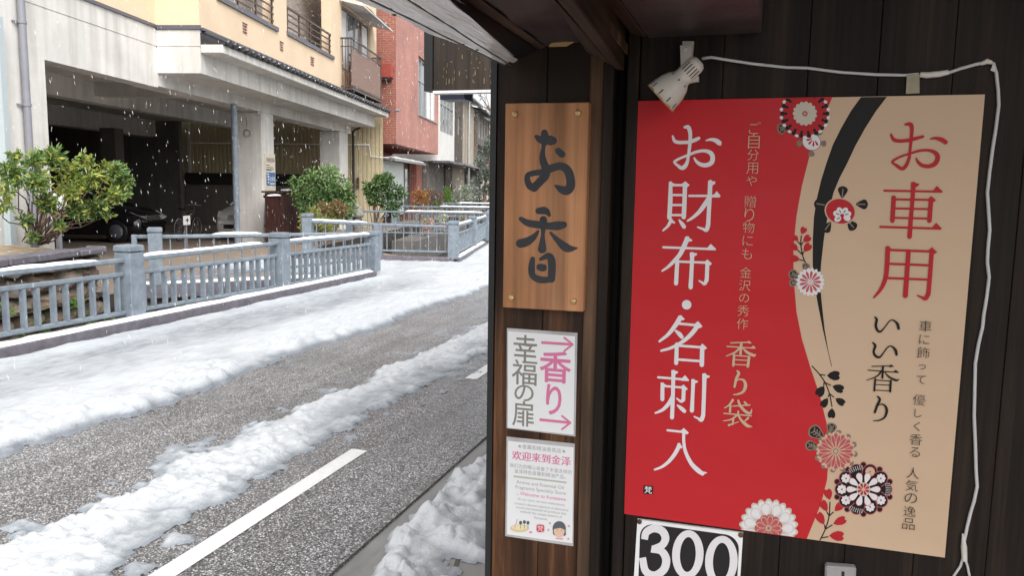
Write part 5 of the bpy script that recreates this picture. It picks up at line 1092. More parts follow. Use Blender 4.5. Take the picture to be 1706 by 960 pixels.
KANJI['iikaori'] = [('s', (85,65,12),(100,85,20),(92,130,20),(105,170,20),(130,182,16),(165,145,10),(205,95,10),(235,92,12),(265,120,22),(275,158,20)), ('s', (68,270,12),(88,295,20),(75,345,18),(95,380,20),(125,385,16),(155,350,10),(190,305,10),(220,300,12),(250,330,22),(258,366,20)),
 ('s', (60,460,8),(215,456,8)), ('p', (195,455),(215,445),(240,462),(200,468)), ('s', (30,490,8),(260,508,8)), ('p', (230,505),(250,488),(278,508),(270,514)), ('s', (150,460,16),(145,552,16)), ('s', (140,495,14),(100,540,11),(18,572,6)), ('s', (165,508,8),(200,545,14),(255,572,18),(278,562,5)), ('s', (88,562,14),(80,655,16)), ('s', (213,575,16),(207,662,18)), ('s', (90,570,8),(215,578,8)), ('s', (88,605,7),(210,611,7)), ('s', (85,650,7),(205,656,7)),
 ('s', (108,702,14),(125,725,18),(105,770,20),(85,828,18)), ('s', (98,790,5),(125,765,8),(160,770,14),(180,810,22),(165,865,16),(120,892,11),(72,896,6))]
KANJI['kaoribukuro'] = [('s', (135,70,13),(320,63,13)), ('p', (285,66),(315,48),(345,70),(330,78)), ('s', (98,105,13),(365,122,12)), ('p', (335,116),(360,95),(388,125),(340,130)), ('s', (240,75,26),(232,180,26)), ('s', (235,108,22),(180,162,18),(90,202,10)), ('s', (255,122,12),(300,165,26),(365,195,28),(385,182,6)), ('s', (168,190,24),(160,295,26)), ('s', (318,210,26),(305,305,28)), ('s', (165,195,12),(320,206,12)), ('s', (165,238,11),(315,245,11)), ('s', (160,285,11),(310,292,11)),
 ('s', (200,352,20),(215,375,28),(190,430,28),(172,510,22)), ('s', (185,455,8),(220,435,14),(265,445,24),(282,500,34),(258,558,26),(205,583,18),(162,588,10)),
 ('s', (155,642,26),(120,690,18),(72,722,10)), ('s', (132,695,22),(126,760,22)), ('s', (155,703,12),(325,692,14)), ('s', (210,648,22),(230,700,26),(280,755,28),(330,774,24),(344,735,10)), ('s', (272,662,18),(290,682,24)), ('s', (210,757,20),(205,790,18)), ('s', (65,775,12),(340,800,14)), ('s', (195,795,20),(140,835,16),(60,852,8)), ('s', (160,835,20),(152,885,18)), ('s', (115,893,24),(150,882,12),(213,860,8)), ('s', (215,805,20),(245,850,26),(300,898,32),(348,910,8)), ('s', (308,822,22),(272,855,10))]
KANJI['brush_o'] = [('s', (310,118,70),(316,180,90),(312,240,70)), ('s', (210,165,40),(250,195,75),(300,215,80)), ('s', (330,205,80),(390,212,105),(415,215,85)), ('s', (305,230,62),(298,300,42),(285,400,62),(298,480,78),(330,570,88),(315,650,92),(255,720,84),(180,795,88)), ('s', (185,800,80),(130,770,75),(100,700,62),(110,640,58),(180,615,60),(280,600,66),(350,575,80),(440,540,80),(520,530,82),(590,575,90),(625,660,92),(632,770,95),(585,830,95),(520,815,80),(470,785,45),(438,765,14)), ('s', (478,340,66),(525,382,74))]
KANJI['brush_ko'] = [('s', (312,108,62),(370,105,74),(405,120,62),(432,155,32)), ('s', (118,197,44),(190,240,66),(300,260,72),(420,275,68),(520,272,86),(590,262,66)), ('s', (365,205,72),(365,260,72),(362,350,38),(356,440,54),(352,530,84)), ('s', (308,335,26),(255,400,60),(180,450,84),(110,468,84)), ('s', (445,350,26),(510,420,50),(590,495,80),(650,525,72),(745,519,8)), ('s', (248,640,48),(236,740,66),(250,825,62),(330,868,68),(450,868,54)), ('s', (455,860,72),(460,740,74),(455,650,74),(420,605,62),(335,642,32)), ('s', (325,730,66),(362,736,74))]
def draw(sh, key, reg, mi=0, fat=1.0):
    sh.reg(*reg)
    for it in KANJI[key]:
        if it[0] == 's': sh.stroke([(x, y, w*fat) for x, y, w in [(p[0], p[1], p[2]) for p in it[1:]]], mi=mi)
        else: sh.poly(it[1:], mi)
    sh.reg(0, 0, 1.0)
# ---------------------------------------------------------------- the poster
def poster_paper(name, c):
    mt, t, bs = newmat(name); bs.inputs['Base Color'].default_value = (*c, 1); bs.inputs['Roughness'].default_value = .42; bs.inputs['Specular IOR Level'].default_value = .16; mp = mapping(t, (1.5, 1, 2.2)); n1 = nd(t, 'ShaderNodeTexNoise', Scale=2.6, Detail=2.5); t.links.new(mp.outputs[0], n1.inputs['Vector']); bump(t, bs, n1.outputs['Fac'], .55, .03); return mt
PQ = [(1060, 168), (1641, 157), (1574, 930), (1040, 857)]
YP_ = 1.4955
c_ = [PY(x, y, YP_) for x, y in PQ]
POS = thing('poster', (c_[0]+c_[2])/2+np.array([0, .003, 0]), 'large red and cream poster with Japanese lettering and flower motifs on the dark plank wall', 'poster')
b = MB(); b.hexa([c_[3]+(0, .0042, 0), c_[2]+(0, .0042, 0), c_[2], c_[3], c_[0]+(0, .0042, 0), c_[1]+(0, .0042, 0), c_[1], c_[0]]); b.build('sheet', [poster_paper('cream poster paper', (.53, .385, .268))], POS)
ZT0, ZB0 = c_[0][2], c_[3][2]
sh = Sheet(YP_)
red_edge = [(1387, 161), (1368, 205), (1350, 255), (1336, 310), (1327, 360), (1322, 410), (1322, 460), (1327, 520), (1336, 565), (1351, 615), (1366, 660), (1377, 705), (1381, 750), (1378, 800), (1368, 840), (1344, 899)]
b = sh.mb; Z_ = []
sh.k = 1
left = lambda y: 1060+(y-168)*(1040-1060)/(857-168)
ptsL = [(1060.0, 168.0)]+[(left(168+(857-168)*i/15), 168+(857-168)*i/15) for i in range(1, 15)]+[(1040.0, 857.0)]
vs = []
for a, c in zip(ptsL, red_edge): vs += [sh.W(a), sh.W(c)]
sh.mb.add(vs, [(2*i, 2*i+1, 2*i+3, 2*i+2) for i in range(15)])
sh.mb.build('red_field', poster_paper('red poster ink', (.46, .021, .027)), POS); sh.new()
oL = [(1437, 158), (1418, 184), (1402, 212), (1388, 240), (1377, 271), (1368, 300), (1361, 330), (1356, 362), (1354, 400), (1354, 442), (1357, 475), (1362, 504), (1371, 550), (1379, 585), (1385, 611)]
oR = [(1480, 158), (1460, 184), (1441, 214), (1425, 243), (1411, 273), (1399, 296), (1389, 320), (1380, 355), (1373, 395), (1368, 440), (1366, 470), (1369, 504), (1374, 550), (1380, 585), (1386, 611)]
sh.k = 3; vs = []
for a, c in zip(oL, oR): vs += [sh.W(a), sh.W(c)]
sh.mb.add(vs, [(2*i, 2*i+1, 2*i+3, 2*i+2) for i in range(14)]); o = sh.mb.build('black_ribbon_print', I['black'], POS); sh.clip(o, ZB0, ZT0); sh.new()
sh.k = 6
for key, reg in (('o', (1105, 200, 9.6)), ('zai', (1100, 295, 9.6)), ('nuno', (1095, 385, 9.6)), ('na', (1090, 480, 6.857)), ('shi', (1085, 610, 9.6)), ('iri', (1085, 705, 9.6))):
    draw(sh, key, reg); o = sh.mb.build('lettering', I['white'], POS); sh.new()
sh.disc(1090+370/6.857, 480+192/6.857, 7.9); sh.mb.build('lettering', I['white'], POS); sh.new()
for key, reg in (('o2', (1475, 195, 9.6)), ('kuruma', (1460, 300, 9.6)), ('you', (1450, 400, 8.727))):
    draw(sh, key, reg); sh.mb.build('lettering', I['red'], POS); sh.new()
draw(sh, 'iikaori', (1440, 515, 4.8)); sh.mb.build('lettering', I['black'], POS); sh.new()
draw(sh, 'kaoribukuro', (1195, 560, 6.0)); sh.mb.build('lettering', I['cream'], POS); sh.new()
for ch, y in zip('ご自分用や贈り物にも金沢の秀作', (213, 235, 258, 280, 301, 336, 358, 379, 401, 423, 454, 476, 497, 518, 540)):
    x = 1257.5+(y-213)*(1237-1257.5)/(540-213); sh.text(ch, x, y, hpx=None, wpx=16 if ch in 'りの' else 19 if ch not in 'にもや' else 17, off=-.012)
sh.mb.build('lettering', I['cream'], POS); sh.new()
for ch, y in zip('車に飾って優しく香る人気の逸品', (544, 566, 588, 612, 633, 667, 689, 711, 733, 754, 789, 810, 831, 853, 874)):
    x = 1542+(y-545)*(1514-1542)/(873-545); sh.text(ch, x, y, wpx=dict(zip('っしくにてる', (12, 12, 10, 17, 16, 17))).get(ch, 20.5), off=-.012)
sh.mb.build('lettering', I['black'], POS); sh.new()
# the small square seal
sh.k = 6; sh.poly([(1073, 809), (1087, 810.5), (1088.5, 812), (1088, 823), (1086, 824.5), (1073, 823.5), (1071.5, 822), (1072, 810)]); sh.mb.build('seal_print', I['black'], POS); sh.new(); sh.k = 9; sh.text('梵', 1080, 817, hpx=12.5, off=.01); sh.mb.build('seal_print', I['white'], POS); sh.new()
# flower motifs; material slots: 0 white 1 cream 2 red 3 black 4 pink 5 grey 6 pale
FM = [I['white'], I['cream'], I['red'], I['black'], I['pink'], I['grey'], I['pale']]
def flower(fn): sh.new(); sh.k = 12; fn(); o = sh.mb.build('flower_print', FM, POS); sh.clip(o, ZB0, ZT0); sh.new()
def leaf(cx, cy_, ang, ln, w, mi=3, rim=None):
    if rim is not None: sh.petal(cx, cy_, ang, -2, ln+2.5, w+5, rim)
    sh.petal(cx, cy_, ang, 0, ln, w, mi); a = (math.cos(ang), math.sin(ang)); sh.stroke([(cx+a[0]*2, cy_+a[1]*2), (cx+a[0]*ln*.8, cy_+a[1]*ln*.8)], w=.8 if rim is None else .7, mi=5, caps=False)
    if rim is not None:
        for t in (.3, .5, .7):
            for sgn in (-1, 1): sh.stroke([(cx+a[0]*ln*t, cy_+a[1]*ln*t), (cx+a[0]*ln*(t+.15)-sgn*a[1]*w*.3, cy_+a[1]*ln*(t+.15)+sgn*a[0]*w*.3)], w=.7, mi=5, caps=False)
def f1():
    cx, cy_ = 1341, 189
    leaf(1311, 212, math.radians(165), 14, 14, 3, 5)
    for k in range(18): t = 2*math.pi*(k+.5)/18; sh.disc(cx+38.5*math.cos(t), cy_+38.5*math.sin(t), 4.2, 0, 10, ry=3.2)
    for k in range(18): t = 2*math.pi*k/18; sh.disc(cx+36.5*math.cos(t), cy_+36.5*math.sin(t), 4.4, 3, 10)
    sh.disc(cx, cy_, 35.5, 2, scallop=18, amp=.12)
    for k in range(18): t = 2*math.pi*k/18; sh.petal(cx, cy_, t, 38, 29, 5, 3)
    sh.disc(cx, cy_, 19.5, 6, scallop=15, amp=.14)
    for k in range(9): t = 2*math.pi*k/9; sh.petal(cx, cy_, t, 1.2, 5, 2.1, 2)
flower(f1)
def f2():
    cx, cy_ = 1352, 236
    for a in (-105, -50, 8, 90, 172): leaf(cx+13*math.cos(math.radians(a)), cy_+13*math.sin(math.radians(a)), math.radians(a), 12, 11, 5)
    sh.disc(cx, cy_, 15.8, 5, ry=14.5, rot=.4); sh.disc(cx, cy_, 14.8, 0, ry=13.5, rot=.4)
    for a in (200, 170, 135, 95, 60): sh.petal(cx+4, cy_-5, math.radians(a), 3, 13, 3.6, 2)
flower(f2)
def f3():
    cx, cy_ = 1400, 352
    for a, dx_, dy_ in ((-85, 3, -22), (2, 26, -12), (50, 12, 15), (125, -16, 18), (190, -24, -10)): leaf(1400+dx_, 352+dy_, math.radians(a), 20, 17, 3)
    sh.disc(cx, cy_, 26.5, 1, ry=22.5, rot=.25); sh.disc(cx, cy_, 24.3, 2, ry=20.5, rot=.25)
    for a in (200, 245, 300, 345, 140, 30): sh.disc(1403+9.5*math.cos(math.radians(a)), 359+8.5*math.sin(math.radians(a)), 6.2, 0, 14, ry=5, rot=math.radians(a))
    for a in (200, 245, 300, 345, 140): sh.stroke([(1403+5*math.cos(math.radians(a)), 359+5*math.sin(math.radians(a))), (1403+11*math.cos(math.radians(a)), 359+10*math.sin(math.radians(a)))], w=1, mi=5, caps=False)
    sh.disc(1403, 359, 3, 2, 10)
flower(f3)
def branch(stem, twigs, lvs, mi):
    sh.stroke(stem, w=1.5, mi=3)
    for t in twigs: sh.stroke(t, w=1.2, mi=3)
    for (x, y, a, ln, w) in lvs: sh.heart(x, y, math.radians(a), ln, w, mi)
def z(r, sc, *p): return [(r[0]+x/sc, r[1]+y/sc) for x, y in p]
def f4():
    r, q = (1305, 370), 7.385
    branch(z(r, q, (315, 575), (250, 450), (222, 330), (215, 250), (222, 170)), [z(r, q, (215, 280), (180, 240)), z(r, q, (222, 280), (240, 250)), z(r, q, (235, 400), (180, 350)), z(r, q, (258, 478), (205, 465)), z(r, q, (237, 400), (250, 370))],
       [(1305+225/q, 370+150/q, -65, 13, 11), (1305+245/q, 370+245/q, -40, 15, 12), (1305+252/q, 370+365/q, -50, 17, 13), (1305+180/q, 370+235/q, -130, 11, 9), (1305+182/q, 370+350/q, -140, 15, 11), (1305+205/q, 370+462/q, 190, 16, 12)], 2)
flower(f4)
def f5():
    for (x, y, a, ln, w) in ((1332, 462, 205, 17, 12), (1340, 451, -70, 11, 9), (1330, 472, 185, 13, 9)): leaf(x, y, math.radians(a), ln, w, 3, 5)
    cx, cy_ = 1350, 470; sh.disc(cx, cy_, 22.5, 0, scallop=20, amp=.16)
    for k in range(13): sh.petal(cx, cy_, 2*math.pi*k/13, 3.5, 18.5, 4.6, 4)
    sh.disc(cx, cy_, 2.6, 6)
flower(f5)
def f6():
    r, q = (1340, 600), 8.0
    branch(z(r, q, (105, 85), (200, 190), (280, 310), (335, 450), (368, 620)), [z(r, q, (205, 195), (275, 205)), z(r, q, (270, 300), (350, 340)), z(r, q, (265, 290), (260, 340)), z(r, q, (335, 450), (390, 495)), z(r, q, (335, 455), (318, 490))],
       [(1340+300/q, 600+210/q, 0, 22, 16), (1340+375/q, 600+350/q, 20, 20, 14), (1340+265/q, 600+350/q, 125, 20, 15), (1340+415/q, 600+515/q, 32, 18, 12), (1340+315/q, 600+510/q, 125, 18, 12), (1340+370/q, 600+645/q, 95, 17, 13)], 3)
flower(f6)
def f7():
    for (x, y, a, ln, w) in ((1372, 730, 215, 26, 19), (1383, 724, -78, 17, 13), (1363, 744, 185, 19, 13)): leaf(x, y, math.radians(a), ln, w, 3, 5)
    cx, cy_ = 1392.5, 752.5
    for k in range(12): t = 2*math.pi*(k+.3)/12; sh.disc(cx+32*math.cos(t), cy_+31*math.sin(t), 5, 5, 12)
    sh.disc(cx, cy_, 31.5, 1, scallop=28, amp=.1)
    for k in range(14): sh.petal(cx, cy_, 2*math.pi*(k+.5)/14, 16, 30, 7, 4)
    for k in range(14): sh.petal(cx, cy_, 2*math.pi*k/14, 4.5, 28.5, 7.4, 1)
    for k in range(14): sh.petal(cx, cy_, 2*math.pi*k/14, 6, 27, 5.4, 4)
    sh.disc(cx, cy_, 4.6, 5); sh.disc(cx, cy_, 3, 1)
flower(f7)
def f8():
    cx, cy_ = 1438.5, 816
    for k in range(10): t = 2*math.pi*(k+.5)/10; sh.disc(cx+46*math.cos(t), cy_+41*math.sin(t), 5.5, 4, 12); sh.disc(cx+46*math.cos(t), cy_+41*math.sin(t), 4.2, 3, 12)
    for k in range(10): t = 2*math.pi*k/10; sh.disc(cx+33*math.cos(t), cy_+29*math.sin(t), 15.2, 4, 18, ry=13, rot=t); sh.disc(cx+33*math.cos(t), cy_+29*math.sin(t), 14, 3, 18, ry=11.8, rot=t)
    sh.disc(cx, cy_, 30, 3, ry=26)
    for k in range(10):
        t = 2*math.pi*k/10; ca, sa = math.cos(t), math.sin(t)
        if k in (0, 3, 7):
            for i in range(4):
                for j in range(-3, 4): r_ = 38+i*2.2; tt = t+j*.085; sh.disc(cx+r_*math.cos(tt), cy_+r_*.88*math.sin(tt), .75, 0, 6)
        elif k in (8,): sh.disc(cx+36*ca, cy_+31*sa, 8.5, 4, 16); sh.disc(cx+36*ca, cy_+31*sa, 7.6, 1, 16); sh.disc(cx+36*ca, cy_+31*sa, 1.6, 4, 8)
        else:
            for m_ in range(8): u = 2*math.pi*m_/8; sh.petal(cx+36*ca, cy_+31*sa, u, 1, 8, 4.6, 0)
            sh.disc(cx+36*ca, cy_+31*sa, 1.6, 4, 8)
    for k in range(10): t = 2*math.pi*k/10; sh.petal(cx, cy_, t, 10, 29, 11.5, 4); sh.petal(cx, cy_, t, 10, 28, 10, 0)
    sh.disc(cx, cy_, 11.5, 6)
    for k in range(8): sh.petal(cx, cy_, 2*math.pi*(k+.5)/8, 2, 10.5, 4.4, 2)
flower(f8)
def f9():
    cx, cy_ = 1280.5, 881; sh.disc(cx, cy_, 47.5, 6, scallop=22, amp=.12)
    for k in range(22): sh.petal(cx, cy_, 2*math.pi*(k+.5)/22, 24, 46, 11, 0)
    for k in range(11): sh.petal(cx, cy_, 2*math.pi*k/11, 21, 42, 16, 6); sh.petal(cx, cy_, 2*math.pi*k/11, 22, 40.5, 14, 0)
    sh.disc(cx, cy_, 22.5, 4, scallop=11, amp=.1)
    for k in range(9): sh.petal(cx, cy_, 2*math.pi*k/9, 4, 21.5, 9.5, 1)
    for k in range(9): sh.petal(cx, cy_, 2*math.pi*k/9, 5, 20, 7.4, 4)
    sh.disc(cx, cy_, 4.5, 1); sh.disc(cx, cy_, 2.6, 5)
flower(f9)
def f10():
    r, q = (1220, 800), 8.0
    branch(z(r, q, (1160, 825), (1240, 660), (1290, 490), (1302, 300)), [z(r, q, (1290, 480), (1260, 430)), z(r, q, (1295, 480), (1345, 435)), z(r, q, (1240, 655), (1230, 605)), z(r, q, (1250, 655), (1330, 605)), z(r, q, (1195, 775), (1275, 762))],
       [(1220+1300/q, 800+270/q, -105, 19, 14), (1220+1265/q, 800+425/q, -118, 21, 13), (1220+1225/q, 800+600/q, -120, 23, 14), (1220+1365/q, 800+420/q, -45, 19, 13), (1220+1345/q, 800+590/q, -22, 23, 14), (1220+1290/q, 800+745/q, 3, 25, 17)], 2)
flower(f10)
# ---------------------------------------------------------------- carved wooden sign
YS = YW-.03
MAT['sign_wood'] = wood('pale cedar sign board', (.24, .115, .052), (.42, .21, .105), (.56, .33, .185), .35, .6, .25)
WS = thing('wooden_sign', (WX(910, 340), YW-.015, WZ(910, 340)), 'upright cedar sign board with two large brushed black characters and brass nail heads', 'sign')
c_ = [PY(x, y, YS) for x, y in ((842, 172), (982, 170), (971.5, 520), (837.5, 512.5))]
b = MB(); th = np.array([0, .0285, 0]); b.hexa([c_[3]+th, c_[2]+th, c_[2], c_[3], c_[0]+th, c_[1]+th, c_[1], c_[0]]); b.build('board', MAT['sign_wood'], WS, bevel=.0015)
sh = Sheet(YS); inkb = M('blue black brush ink', (.022, .024, .030), .6, .3, 30)
draw(sh, 'brush_o', (865, 205, 7.38), fat=1.18); sh.mb.build('lettering', inkb, WS); sh.new(); draw(sh, 'brush_ko', (850, 335, 6.62), fat=1.15); sh.mb.build('lettering', inkb, WS); sh.new()
brass = M('dull brass', (.55, .38, .17), .4, .2, 30, metal=.5)
for (x, y) in ((858, 190), (963, 188), (852, 496), (956, 502)):
    b = MB(); p = PY(x, y, YS); b.lathe(p, (0, -1, 0), [(-.001, .0062), (.002, .0062), (.0045, .0042), (.0055, 0)], 14); b.build('nail_head', brass, WS)
# ---------------------------------------------------------------- two laminated sheets
plastic = M('cloudy laminate edge', (.42, .41, .42), .25, .25, 12); paper = M('white paper', (.72, .73, .74), .3, .02, 4)
def sheet(label, quad, inner, y):
    r = thing('laminated_notice', PY(sum(q[0] for q in quad)/4, sum(q[1] for q in quad)/4, YW-.001), label, 'notice', 'laminated notices on the plank wall')
    c = [PY(x, yy, y) for x, yy in quad]; th = np.array([0, YW-.0005-y, 0]); b = MB(); b.hexa([c[3]+th, c[2]+th, c[2], c[3], c[0]+th, c[1]+th, c[1], c[0]]); b.build('laminate', plastic, r)
    b = MB(); b.add([PY(x, yy, y-.0003) for x, yy in inner], [(3, 2, 1, 0)]); b.build('paper', paper, r); return r
N1 = sheet('white laminated notice with pink arrows and grey calligraphy', [(844.5, 547), (962, 555), (958.5, 728), (844, 714)], [(846.5, 552), (958, 560.5), (955.5, 725), (846, 713)], YW-.0025)
pinkI, greyI, lgrey = ink('pink notice ink', (.60, .17, .32)), ink('grey notice ink', (.22, .215, .19)), ink('soft grey ink', (.32, .31, .32))
sh = Sheet(YW-.0029)
rt = -.075
for ch, x, y, h_, w in (('幸', 875, 581, 44, 39), ('福', 873.5, 621, 41, 42), ('の', 873, 655.5, 27, 32), ('扉', 871.5, 690, 42, 36)):
    sh.text(ch, x, y, hpx=h_, wpx=w, off=.006, rot=0)
sh.mb.build('lettering', greyI, N1); sh.new()
for ddx, ddy in ((-.9, 0), (.9, 0), (0, .9), (0, -.9)): sh.text('香', 925+ddx, 612+ddy, hpx=51, wpx=51); sh.text('り', 922.5+ddx, 666.5+ddy, hpx=49, wpx=24)
sh.mb.build('lettering', pinkI, N1); sh.new()
for pts in (((320, 135), (590, 152)), ((305, 803), (570, 830))):
    sh.reg(840, 545, 5.19); (x0, y0), (x1, y1) = pts; sh.stroke([(x0, y0), (x1, y1)], w=24, caps=False); sh.stroke([(x1-70, y1-58), (x1+3, y1)], w=17); sh.stroke([(x1-70, y1+56), (x1+3, y1)], w=17); sh.reg(0, 0, 1); sh.mb.build('arrow_print', pinkI, N1); sh.new()
N2 = sheet('white laminated welcome notice with small Chinese and English text and little drawings', [(844, 728), (957.5, 740), (955, 911), (841.5, 894)], [(846.5, 735), (955.5, 746), (953.5, 906), (844.5, 891)], YW-.0025)
sh = Sheet(YW-.0029); org = np.array([840, 725]); q = 5.053
def ln(body, x, y, w, off=0.0): sh.text(body, 840+x/q, 725+y/q, wpx=w/q, off=off)
ln('★香薰和精油香氛店★', 315, 117, 405); ln('我们为您精心准备了丰富多样的', 305, 285, 520); ln('金泽特色香薰和精油产品。', 300, 330, 430); sh.mb.build('lettering', lgrey, N2); sh.new()
ln('欢迎来到金泽', 308, 197, 490); ln('欢迎来到金泽', 312, 197, 490); sh.mb.build('lettering', pinkI, N2); sh.new(); ln('Welcome to Kanazawa', 325, 519, 385, .004); sh.mb.build('lettering', pinkI, N2); sh.new()
ln('Aroma and Essential Oil', 300, 420, 395); ln('Fragrance Specialty Store', 305, 470, 420); ln('~', 112, 500, 22)
for t_, y, w in (('At our store, we have meticulously', 568, 395), ('curated a diverse selection of distinctive', 605, 450), ('aroma and essential oil products that', 640, 420), ('embody the unique essence of', 672, 350), ('Kanazawa.', 705, 115)): ln(t_, 310, y, w)
sh.mb.build('lettering', lgrey, N2); sh.new()
sh.reg(840, 725, q); sh.stroke([(78, 350), (525, 403)], w=14, caps=False); sh.mb.build('divider_print', ink('sage bar', (.42, .43, .38)), N2); sh.new()
sh.disc(130, 788, 80, 0, ry=34); sh.disc(130, 780, 66, 1, ry=22)
for x in (138, 170, 200): sh.disc(x, 742-(6 if x == 170 else 0), 13, 3, ry=16); sh.stroke([(x, 755), (x, 790)], w=5, mi=2, caps=False)
sh.stroke([(110, 712), (88, 790)], w=6, mi=4); sh.disc(222, 822, 13, 4, ry=10)
sh.mb.build('dish_print', [ink('pale yellow ink', (.62, .52, .28)), ink('cream ink', (.68, .62, .42)), ink('tan ink', (.3, .24, .16)), ink('dark grey ink', (.1, .1, .11)), ink('rose ink', (.62, .28, .38))], N2); sh.new()
sh.k = 60; sh.poly([(272, 765), (285, 755), (330, 760), (338, 772), (336, 815), (325, 823), (282, 820), (272, 808)]); sh.mb.build('seal_print', ink('seal red', (.55, .06, .09)), N2); sh.new(); sh.reg(0, 0, 1); sh.k = 66; sh.text('梵', 900.4, 881.5, hpx=10); sh.mb.build('seal_print', I['white'], N2); sh.new(); sh.reg(840, 725, q)
sh.k = 60; sh.disc(463, 790, 56, 0, ry=62); sh.poly([(410, 800), (425, 830), (432, 852), (410, 838)], 0); sh.poly([(516, 800), (503, 830), (498, 858), (520, 845)], 0); sh.disc(463, 812, 46, 1, ry=52); sh.poly([(420, 795), (425, 765), (470, 755), (510, 780), (508, 800), (470, 785)], 0)
sh.disc(446, 803, 4, 0, 8); sh.disc(482, 807, 4, 0, 8); sh.stroke([(456, 836), (464, 840), (472, 837)], w=3, mi=2); sh.poly([(430, 868), (498, 872), (492, 885), (437, 880)], 2)
for x, y in ((385, 745), (545, 770), (372, 803), (540, 878)): sh.disc(x, y, 10, 2, 10)
sh.mb.build('face_print', [ink('hair grey', (.10, .11, .13)), ink('peach ink', (.66, .46, .33)), ink('blush ink', (.66, .34, .38))], N2)
# ---------------------------------------------------------------- price sign
PS = thing('number_sign', PY(1150, 940, YW-.002), 'white plate with a rounded black field reading 300 below the poster', 'sign'); YN = YW-.006
qd = [(1062, 866), (1238, 889), (1226, 1080), (1051, 1045)]; c = [PY(x, y, YN) for x, y in qd]; th = np.array([0, .0055, 0]); b = MB(); b.hexa([c[3]+th, c[2]+th, c[2], c[3], c[0]+th, c[1]+th, c[1], c[0]]); b.build('plate', M('white enamel plate', (.74, .74, .75), .35, .03, 5), PS)
sh = Sheet(YN); x0, x1 = c[0][0]+.006, c[1][0]-.006; z1, z0 = c[0][2]-.006, c[3][2]+.006; rr = .026
pts = []
for cx, cz, a in ((x1-rr, z1-rr, 0), (x0+rr, z1-rr, 90), (x0+rr, z0+rr, 180), (x1-rr, z0+rr, 270)):
    for t in range(7): u = math.radians(a+t*15); pts.append((cx+rr*math.cos(u), YN-.0003, cz+rr*math.sin(u)))
b = MB(); b.add(pts, [tuple(range(len(pts)))[::-1]]); b.build('black_field', ink('black enamel', (.02, .019, .021), .35), PS)
sh.k = 30; sh.reg(1040, 780, 5.333)
sh.stroke([(180, 638, 60), (196, 575, 66), (262, 540, 70), (335, 562, 70), (366, 625, 70), (338, 688, 66), (262, 724, 64)], caps=False); sh.mb.build('numeral', I['white'], PS); sh.new()
sh.stroke([(240, 722, 64), (330, 742, 66), (372, 815, 72), (352, 905, 72), (270, 958, 70), (190, 920, 66), (162, 800, 62)], caps=False); sh.mb.build('numeral', I['white'], PS); sh.new()
for cx, cy_, rx, ry in ((565, 772, 105, 186), (863, 832, 110, 195)):
    n = 40; vs = []; sh.k += 1
    for i in range(n+1):
        t = 2*math.pi*i/n; dx_, dy_ = math.cos(t), math.sin(t); vs += [sh.W((cx+(rx+35)*dx_-.03*ry*dy_, cy_+(ry+31)*dy_)), sh.W((cx+(rx-35)*dx_-.03*ry*dy_, cy_+(ry-31)*dy_))]
    sh.mb.add(vs, [(2*i, 2*i+1, 2*i+3, 2*i+2) for i in range(n)]); sh.mb.build('numeral', I['white'], PS); sh.new()
sh.reg(0, 0, 1)
for p in (c[0], c[1]): b = MB(); b.lathe(p+np.array([.004 if p is c[0] else -.004, 0, -.004]), (0, -1, 0), [(0, .005), (.0015, .005), (.003, 0)], 10); b.build('fixing', MAT['cedar_pale'], PS)
# ---------------------------------------------------------------- spotlight, cable, tags, socket
LPt = thing('spotlight', PY(1145, 90, YW-.002), 'old white clip spotlight aimed down over the poster corner', 'lamp'); lampw = M('aged cream enamel', (.60, .57, .52), .45, .1, 18)
b = MB()
c = [PY(x, y, YW-.012) for x, y in ((1137, 68), (1156, 68), (1153, 98), (1136, 98))]; th = np.array([0, .0115, 0]); b.hexa([c[3]+th, c[2]+th, c[2], c[3], c[0]+th, c[1]+th, c[1], c[0]])
c = [PY(x, y, YW-.022) for x, y in ((1133, 75), (1152, 75), (1150, 110), (1134, 110))]; th = np.array([0, .0095, 0]); b.hexa([c[3]+th, c[2]+th, c[2], c[3], c[0]+th, c[1]+th, c[1], c[0]])
c = [PY(x, y, YW-.014) for x, y in ((1148, 128), (1164, 126), (1164, 135), (1147, 138))]; th = np.array([0, .013, 0]); b.hexa([c[3]+th, c[2]+th, c[2], c[3], c[0]+th, c[1]+th, c[1], c[0]]); b.lathe(PY(1143, 84, YW-.022), (0, -1, 0), [(0, .006), (.002, .006), (.002, .004), (.001, .0035), (.001, 0)], 14)
b.build('bracket', lampw, LPt, bevel=.001)
p_back = PY(1166, 101, YW-.066); p_mouth = PY(1100, 164, YW-.066); ax = p_mouth-p_back; Ln = np.linalg.norm(ax); axn = ax/Ln
prof = [(0, 0), (.0, .008), (.004, .0140), (.010, .0158), (Ln*.30, .0162), (Ln*.42, .0162), (Ln*.47, .0172), (Ln*.55, .0228), (Ln*.68, .0272), (Ln*.82, .0300), (Ln*1.0, .0318), (Ln*1.0, .0304), (Ln*.82, .0285), (Ln*.60, .022), (Ln*.5, .012), (Ln*.5, 0)]
b = MB(); b.lathe(p_back, axn, prof, 28); b.build('lamp_shade', lampw, LPt)
tocam = CAM-(p_back+ax*.4); tocam /= np.linalg.norm(tocam); side0 = tocam-axn*(tocam @ axn); side0 /= np.linalg.norm(side0); side1 = np.cross(axn, side0)
b = MB()
def slot(t0, t1, r0, r1, a, w):
    dv = side0*math.cos(a)+side1*math.sin(a); tv = -side0*math.sin(a)+side1*math.cos(a); p, q_ = p_back+axn*t0*Ln+dv*r0, p_back+axn*t1*Ln+dv*r1
    b.add([p-tv*w+dv*.0004, p+tv*w+dv*.0004, q_+tv*w+dv*.0004, q_-tv*w+dv*.0004], [(0, 1, 2, 3)])
for a in (-.75, -.4, -.05, .3, .65): slot(.14, .34, .0163, .0166, a, .0009)
